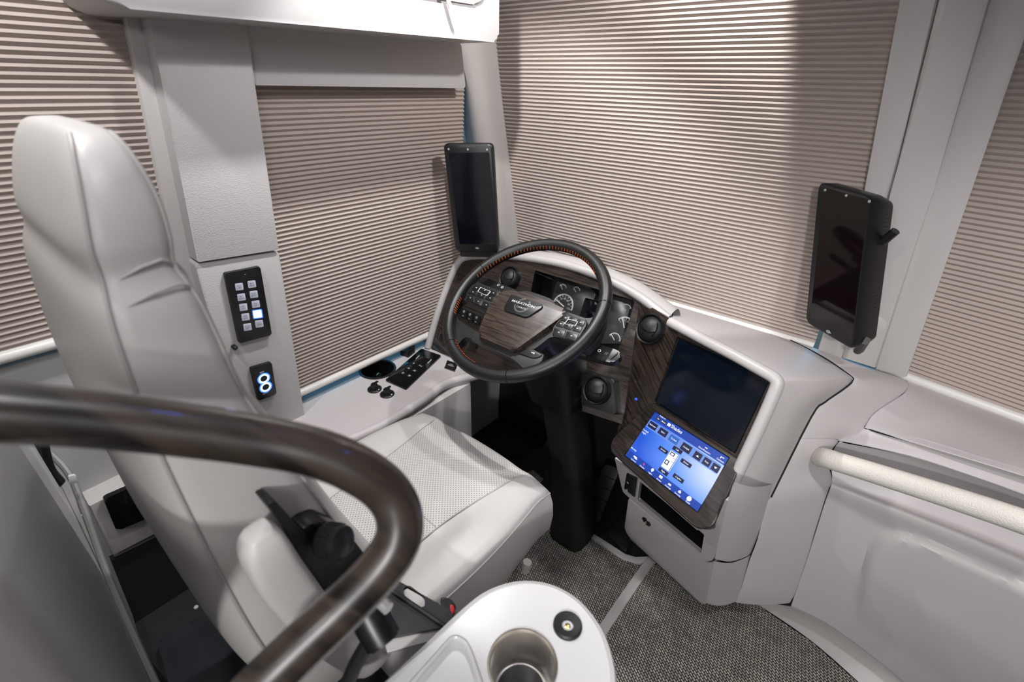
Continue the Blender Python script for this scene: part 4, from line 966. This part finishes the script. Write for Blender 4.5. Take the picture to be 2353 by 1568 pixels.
# cushion: crowned top with rounded flanks
def cush(u, v):
    """u -1..1 across, v 0..1 back to front"""
    hw = .232 + .018 * math.sin(math.pi * min(1, v * 1.1)); y = .26 + .492 * v - .014 * (abs(u) ** 3) * (v > .5) * (v - .5) * 2
    z = .700 + .018 * math.cos(u * 1.4) + .012 * math.sin(v * 2.6) - .012 * max(0, v - .86) / .14 + .010 * (abs(u) > .62) * math.sin(min(1, (abs(u) - .62) / .38 * 1.6) * math.pi * .6)
    return V((SX + .005 + hw * u, y, z))
def cushion_rows():
    rows = []
    nu, nv = 28, 24
    top = [[cush(-1 + 2 * i / nu, j / nv) for i in range(nu + 1)] for j in range(nv + 1)]
    return top
top = cushion_rows()
bm = bmesh.new(); rimp = [r[0] for r in top] + top[-1][1:] + [r[-1] for r in top[::-1]][1:] + top[0][::-1][1:-1]
A = [[bm.verts.new(p) for p in r] for r in top]
for j in range(len(A) - 1):
    for i in range(len(A[0]) - 1): bm.faces.new((A[j][i], A[j][i + 1], A[j + 1][i + 1], A[j + 1][i]))
ri = [r[0] for r in A] + A[-1][1:] + [r[-1] for r in A[::-1]][1:] + A[0][::-1][1:-1]
cm = V((SX, .49, .6)); prev = ri
for dz, k in ((-.008, 1.018), (-.022, 1.032), (-.05, 1.05), (-.095, 1.058), (-.145, 1.045), (-.178, .99), (-.19, .8)):
    cur = [bm.verts.new(V((cm.x + (p.x - cm.x) * (1 + (k - 1) * 1.4), cm.y + (p.y - cm.y) * k, p.z + dz))) for p in rimp]
    for i in range(len(cur)): bm.faces.new((prev[i - 1], prev[i], cur[i], cur[i - 1]))
    prev = cur
bm.faces.new(prev); bmesh.ops.recalc_face_normals(bm, faces=bm.faces)
part('cushion', bm, 'seat', se, ang=60)
pk = [V((cm.x + (p.x - cm.x) * 1.036, cm.y + (p.y - cm.y) * 1.030, p.z - .018)) for p in rimp]
part('piping', tube(pk, .0026, 8, closed=True), 'piping', se)
def cp_(x, y):
    """the point of the cushion top under a photo pixel"""
    p = zz(x, y, .72)
    for _ in range(4):
        v = (p.y - .26) / .462; hw = .232 + .018 * math.sin(math.pi * min(1, max(0, v) * 1.1)); u = (p.x - SX - .005) / hw
        p = zz(x, y, cush(max(-1, min(1, u)), max(0, min(1, v))).z)
    return p
def uvp(u, v): return cush(u, v) + V((0, 0, .0016))
NU, NV = 18, 16
def panel(v0, v1):
    rows = []
    for j in range(NV + 1):
        v = v0 + (v1 - v0) * j / NV; w_ = .52 + .24 * max(0, v - .4) ** 1.6 / .6 ** 1.6
        rows.append([uvp(-w_ + 2 * w_ * i / NU, v) for i in range(NU + 1)])
    return rows
for v0, v1 in ((.03, .42), (.425, .985)):
    R_ = panel(v0, v1); part('perforated_panel', grid(R_, .0015), 'perf', se)
for sgn in (-1, 1):
    part('seam', tube([uvp(sgn * (.52 + .24 * max(0, v - .4) ** 1.6 / .6 ** 1.6), v) for v in [i / 30 for i in range(1, 30)]], .0018, 6), 'piping', se)
part('seam', tube([uvp(-.5 + i / 10, .4225) for i in range(11)], .0014, 6), 'piping', se)
part('flank_seam', tube([V((cm.x + .262, .53, .70 - .012 * i)) + V((.006 * math.sin(i / 3), 0, 0)) for i in range(9)], .0014, 6), 'piping', se)
# base, armrest, controls
part('base', solid(rp([V((x, y, .57)) for x, y in ((-.93, .16), (-.50, .16), (-.50, .62), (-.93, .62))], .05), .30, Z1, .02), 'black', se)
part('pedestal', solid(rp([V((x, y, .30)) for x, y in ((-.90, .22), (-.54, .22), (-.54, .58), (-.90, .58))], .04), .31, Z1, .02), 'black', se)
part('adjuster', tube([zz(1212, 1292, .585), zz(1206, 1312, .555)], .011, 12), 'trim', se, label='pale adjuster tab')
am = [(.78, .205, .020), (.81, .182, .025), (.93, .142, .026), (1.04, .118, .027), (1.10, .107, .026), (1.145, .103, .022), (1.165, .103, .013)]
rows = []
for z, y, b in [tuple(p) for p in smooth([V(a) for a in am], 4)]:
    rows.append(rrect(V((-.436, y, z)), X1, V((0, 1, .15)), .026 * min(1, b / .025), b, n=24))
part('armrest', loft(rows), 'seat2', se, ang=60, label='folded up padded armrest')
xk = -.43
part('recliner_rail', solid(rp([xx(*a, -.445) for a in ((612, 1160), (634, 1152), (700, 1225), (775, 1300), (800, 1330), (760, 1390), (720, 1335), (676, 1240))], .008), .03, X1, .005), 'black', se)
part('side_cover', solid(rp([xx(*a, -.450) for a in ((690, 1215), (740, 1195), (800, 1225), (850, 1290), (900, 1330), (870, 1370), (790, 1350), (730, 1330))], .012), .05, X1, .006), 'black', se)
kc = xx(748, 1243, -.44)
kb = part('lumbar_knob', lathe([(.022, 0), (.022, .020), (.0205, .029), (.014, .034), (.0001, .035)], kc, (.9, .35, .25), 32), 'black', se)
n_ = V((.9, .35, .25)).normalized(); u_, v_, _ = basis(n_)
for i in range(26):
    t = 2 * math.pi * i / 26; d = u_ * math.cos(t) + v_ * math.sin(t)
    part('knob_rib', tube([kc + d * .0221 + n_ * .003, kc + d * .0221 + n_ * .021], .0013, 5), 'soft', kb)
# belt buckle
bk = thing('belt_buckle', zz(1036, 1396, .74), 'black seat belt buckle with red button at the seat cushion side', 'belt buckle')
bl = Pl((.35, -.2, .9), zz(1030, 1400, .74))
part('buckle_body', solid(rp([bl(*a) for a in ((1012, 1372), (1036, 1376), (1049, 1394), (1046, 1412), (1034, 1424), (1016, 1410))], .005), .022, bl.n, .004), 'black', bk)
part('release_button', solid(rp([bl(*a, .002) for a in ((1034, 1390), (1041, 1390), (1045, 1400), (1040, 1414), (1035, 1408))], .002), .004, bl.n, .001), 'red', bk, label='red release button')
part('strap', tube([bl(1024, 1400) - bl.n * .018, V((-.46, .30, .56))], .012, 8, flat=(1, .25), up=(1, 0, 0)), 'soft', bk)
# ================================================================== TABLE
TZ = .90
tp = Pl(Z1, (0, 0, TZ))
tb_ = thing('side_table', tp(1180, 1560) * 1, 'white rounded side table with steel cup holder in the foreground', 'table')
ol = smooth(pts(tp, (985, 1490), (1075, 1404), (1130, 1364), (1195, 1345), (1262, 1352), (1322, 1386), (1369, 1447), (1393, 1520), (1396, 1590), (1384, 1690)), 5) + pts(tp, (1290, 1960), (640, 1960), (860, 1608))
cc = tp(1200, 1528); cr = 81 * (cc - CAM).dot(fwd) / FPX
rec = rp(pts(tp, (1040, 1462), (1068, 1472), (1082, 1500), (1112, 1590), (1140, 1700), (900, 1740), (860, 1668)), [.02, .012, .02, .02, .02, .02, .02], 5)
part('table_top', holed(ol, [circ(cc, Z1, cr * .97, 40), rec], .026, Z1), 'white', tb_)
part('table_edge', tube([p + V((0, 0, -.013)) for p in ol], .0132, 10, closed=True), 'white', tb_)
part('tray_recess', solid(big([p + V((0, 0, -.012)) for p in rec], 1.04), .004, Z1), 'white', tb_)
part('recess_lip', tube([p + V((0, 0, -.001)) for p in rec], .0035, 8, closed=True), 'white', tb_)
part('cup_holder', lathe([(cr * .97, -.002), (cr * 1.0, .003), (cr * .95, .004), (cr * .90, -.002), (cr * .88, -.06), (cr * .80, -.070), (.001, -.070)], cc, Z1, 48, cap=False), 'steel', tb_, label='polished steel cup holder')
part('cup_mat', lathe([(cr * .72, -.069), (cr * .72, -.066), (.001, -.066)], cc, Z1, 32), 'soft', tb_)
sc0 = tp(1304, 1440); sr = 33.5 * (sc0 - CAM).dot(fwd) / FPX
so = part('socket', lathe([(sr, -.001), (sr * .98, .004), (sr * .88, .006), (sr * .42, .0045), (sr * .36, -.008), (.001, -.008)], sc0, Z1, 40, cap=False), 'soft', tb_, label='round black socket')
part('brass_pin', lathe([(sr * .2, -.008), (sr * .2, .001), (sr * .1, .002), (.0001, .0015)], sc0, Z1, 16), 'gold', so)
part('table_leg', tube([tp(1150, 1750) + V((0, -.02, -.02)), V((-.22, .08, -.01))], .035, 16), 'grey', tb_)
# ================================================================== HANDRAIL
hr = [CAM + ray(x, y) * (d / FPX) for x, y, d in ((-420, 915, .285), (-250, 925, .29), (-120, 935, .30), (0, 947, .312), (200, 962, .335), (400, 985, .36), (600, 1014, .385), (740, 1045, .40), (830, 1085, .41), (889, 1130, .42), (917, 1182, .422), (914, 1242, .42), (878, 1302, .416), (800, 1385, .41), (700, 1480, .40), (610, 1568, .39), (540, 1640, .385), (470, 1715, .38))]
_e = hr[-1]; hr += [_e + V((.03, -.06, -.06)), _e + V((.04, -.08, -.18)), V((_e.x + .04, _e.y - .08, .5)), V((_e.x + .04, _e.y - .08, -.01))]
single('handrail', tube(smooth(hr, 6), .0205, 20), 'woodR', 'glossy walnut handrail curving across the foreground', 'handrail')
# ================================================================== LEFT REAR CORNER
pa = [xx(x, y, v) for x, y, v in ((70, 985, -1.22), (98, 1035, -1.2), (160, 1112, -1.14), (240, 1330, -1.0), (345, 1568, -.80), (420, 1720, -.70))]
pb2 = [xx(x, y, v) for x, y, v in ((-60, 960, -1.1), (-60, 1035, -1.02), (-60, 1130, -.90), (-60, 1330, -.62), (-60, 1568, -.42), (-60, 1720, -.36))]
part_ = thing('partition', (-.8, -.06, 0), 'blurred grey partition panel behind the driver seat in the left foreground', 'partition')
pq = pl3(pa[1], pa[4], yy(-60, 1568, -.085))
part('panel', solid([pq(x, y) for x, y in ((80, 990), (100, 1035), (160, 1112), (240, 1330), (345, 1568), (400, 1690), (-80, 1690), (-80, 960))], .012, pq.n, .003), 'grey', part_)
part('edge_trim', tube(smooth([p + V((.004, .006, 0)) for p in pa], 5), .006, 8), 'greyd', part_)
for q in (((157, 1096), (174, 1092), (182, 1110), (160, 1114)), ((186, 1186), (204, 1180), (210, 1190), (190, 1194))):
    part('clip', solid(rp([xx(x, y, -1.10) for x, y in q], .003), .006, X1, .002), 'white', part_, label='white clip')
hd = [xx(x, y, -1.14) for x, y in ((92, 1010), (100, 1050), (112, 1085), (138, 1116))]
single('pull_handle', tube(smooth(hd, 5), [.006] + [.012] * 14 + [.005], 10), 'black', 'black curved pull handle on the partition below the handrail', 'handle')
lg = WL.off(.05)
le = thing('wall_ledge', lg(300, 1200), 'beige wall ledge holding the black tray behind the seat', 'ledge')
part('ledge_body', solid(pts(lg, (205, 1164), (340, 1096), (420, 1196), (262, 1278)), .06, WL.n, .006), 'trim', le)
part('ledge_base', solid(pts(WL.off(.03), (262, 1280), (420, 1198), (430, 1240), (285, 1318)), .05, WL.n, .004), 'greyd', le)
single('pocket_tray', solid(rp(pts(WL.off(.066), (238, 1148), (330, 1108), (362, 1182), (268, 1222)), .01), .014, WL.n, .005), 'gloss', 'glossy black tray fixed to the ledge behind the seat', 'tray')
for x, y, lab in ((324, 1347, 'small white fastener on the dark floor behind the seat, nearest the wall'), (451, 1397, 'small white fastener on the dark floor behind the seat, nearest the seat')):
    c = zz(x, y, .25); single('fastener', lathe([(.006, 0), (.006, .004), (.003, .007), (.0001, .007)], c, Z1, 14), 'white', lab, 'fastener')
struct('trim_14', solid(pts(WL.off(.037), (256, 1290), (434, 1202), (640, 1500), (430, 1620), (320, 1450)), .02, WL.n), 'dark')
struct('trim_13', solid([zz(x, y, .25) for x, y in ((270, 1300), (400, 1230), (520, 1400), (640, 1560), (480, 1680), (330, 1500))], .25, Z1), 'dark')
cl_ = [zz(x, y, .28) for x, y in ((360, 1470), (450, 1420), (520, 1436), (575, 1490), (640, 1580), (600, 1680), (420, 1680))]
single('folded_cloth', solid(rp(cl_, .02), .026, Z1, .01, 3), 'cloth', 'dark folded cloth lying on the floor behind the seat', 'cloth')
# ================================================================== FOLDING TRAY AND ITS ARM BESIDE THE SEAT
tt = Pl((.25, -.15, .95), zz(950, 1390, .86))
ft = thing('side_tray', tt(950, 1400), 'black plastic tray bracket with a slot beside the seat cushion', 'tray')
oq = rp([tt(*a) for a in ((870, 1338), (890, 1322), (1038, 1404), (1040, 1420), (1024, 1440), (850, 1474), (800, 1440))], .008)
sl = rp([tt(*a) for a in ((926, 1352), (940, 1345), (976, 1372), (976, 1394), (966, 1396), (928, 1368))], .005)
part('tray_plate', holed(oq, [sl], .012, tt.n), 'black', ft)
part('tray_rib', tube([tt(*a, .003) for a in ((898, 1356), (1020, 1438))], .004, 8), 'soft', ft)
part('pale_underside', solid([tt(*a, -.013) for a in ((880, 1466), (1024, 1440), (1000, 1470), (890, 1500))], .01, tt.n), 'seat2', ft)
ja = CAM + ray(838, 1392) * (.60 / FPX); jb = CAM + ray(882, 1474) * (.59 / FPX)
part('clamp', tube([ja, ja.lerp(jb, .5), jb], [.022, .0235, .022], 20), 'black', ft)
part('clamp_cap', tube([jb, jb + (jb - ja).normalized() * .003], .018, 20), 'soft', ft)
part('pivot_bolt', tube([CAM + ray(862, 1372) * (.58 / FPX), CAM + ray(893, 1400) * (.57 / FPX)], .0075, 12), 'silver', ft)
part('support_rod', tube([CAM + ray(850, 1470) * (.60 / FPX), CAM + ray(815, 1530) * (.60 / FPX), CAM + ray(770, 1640) * (.60 / FPX)], .0095, 12), 'black', ft)
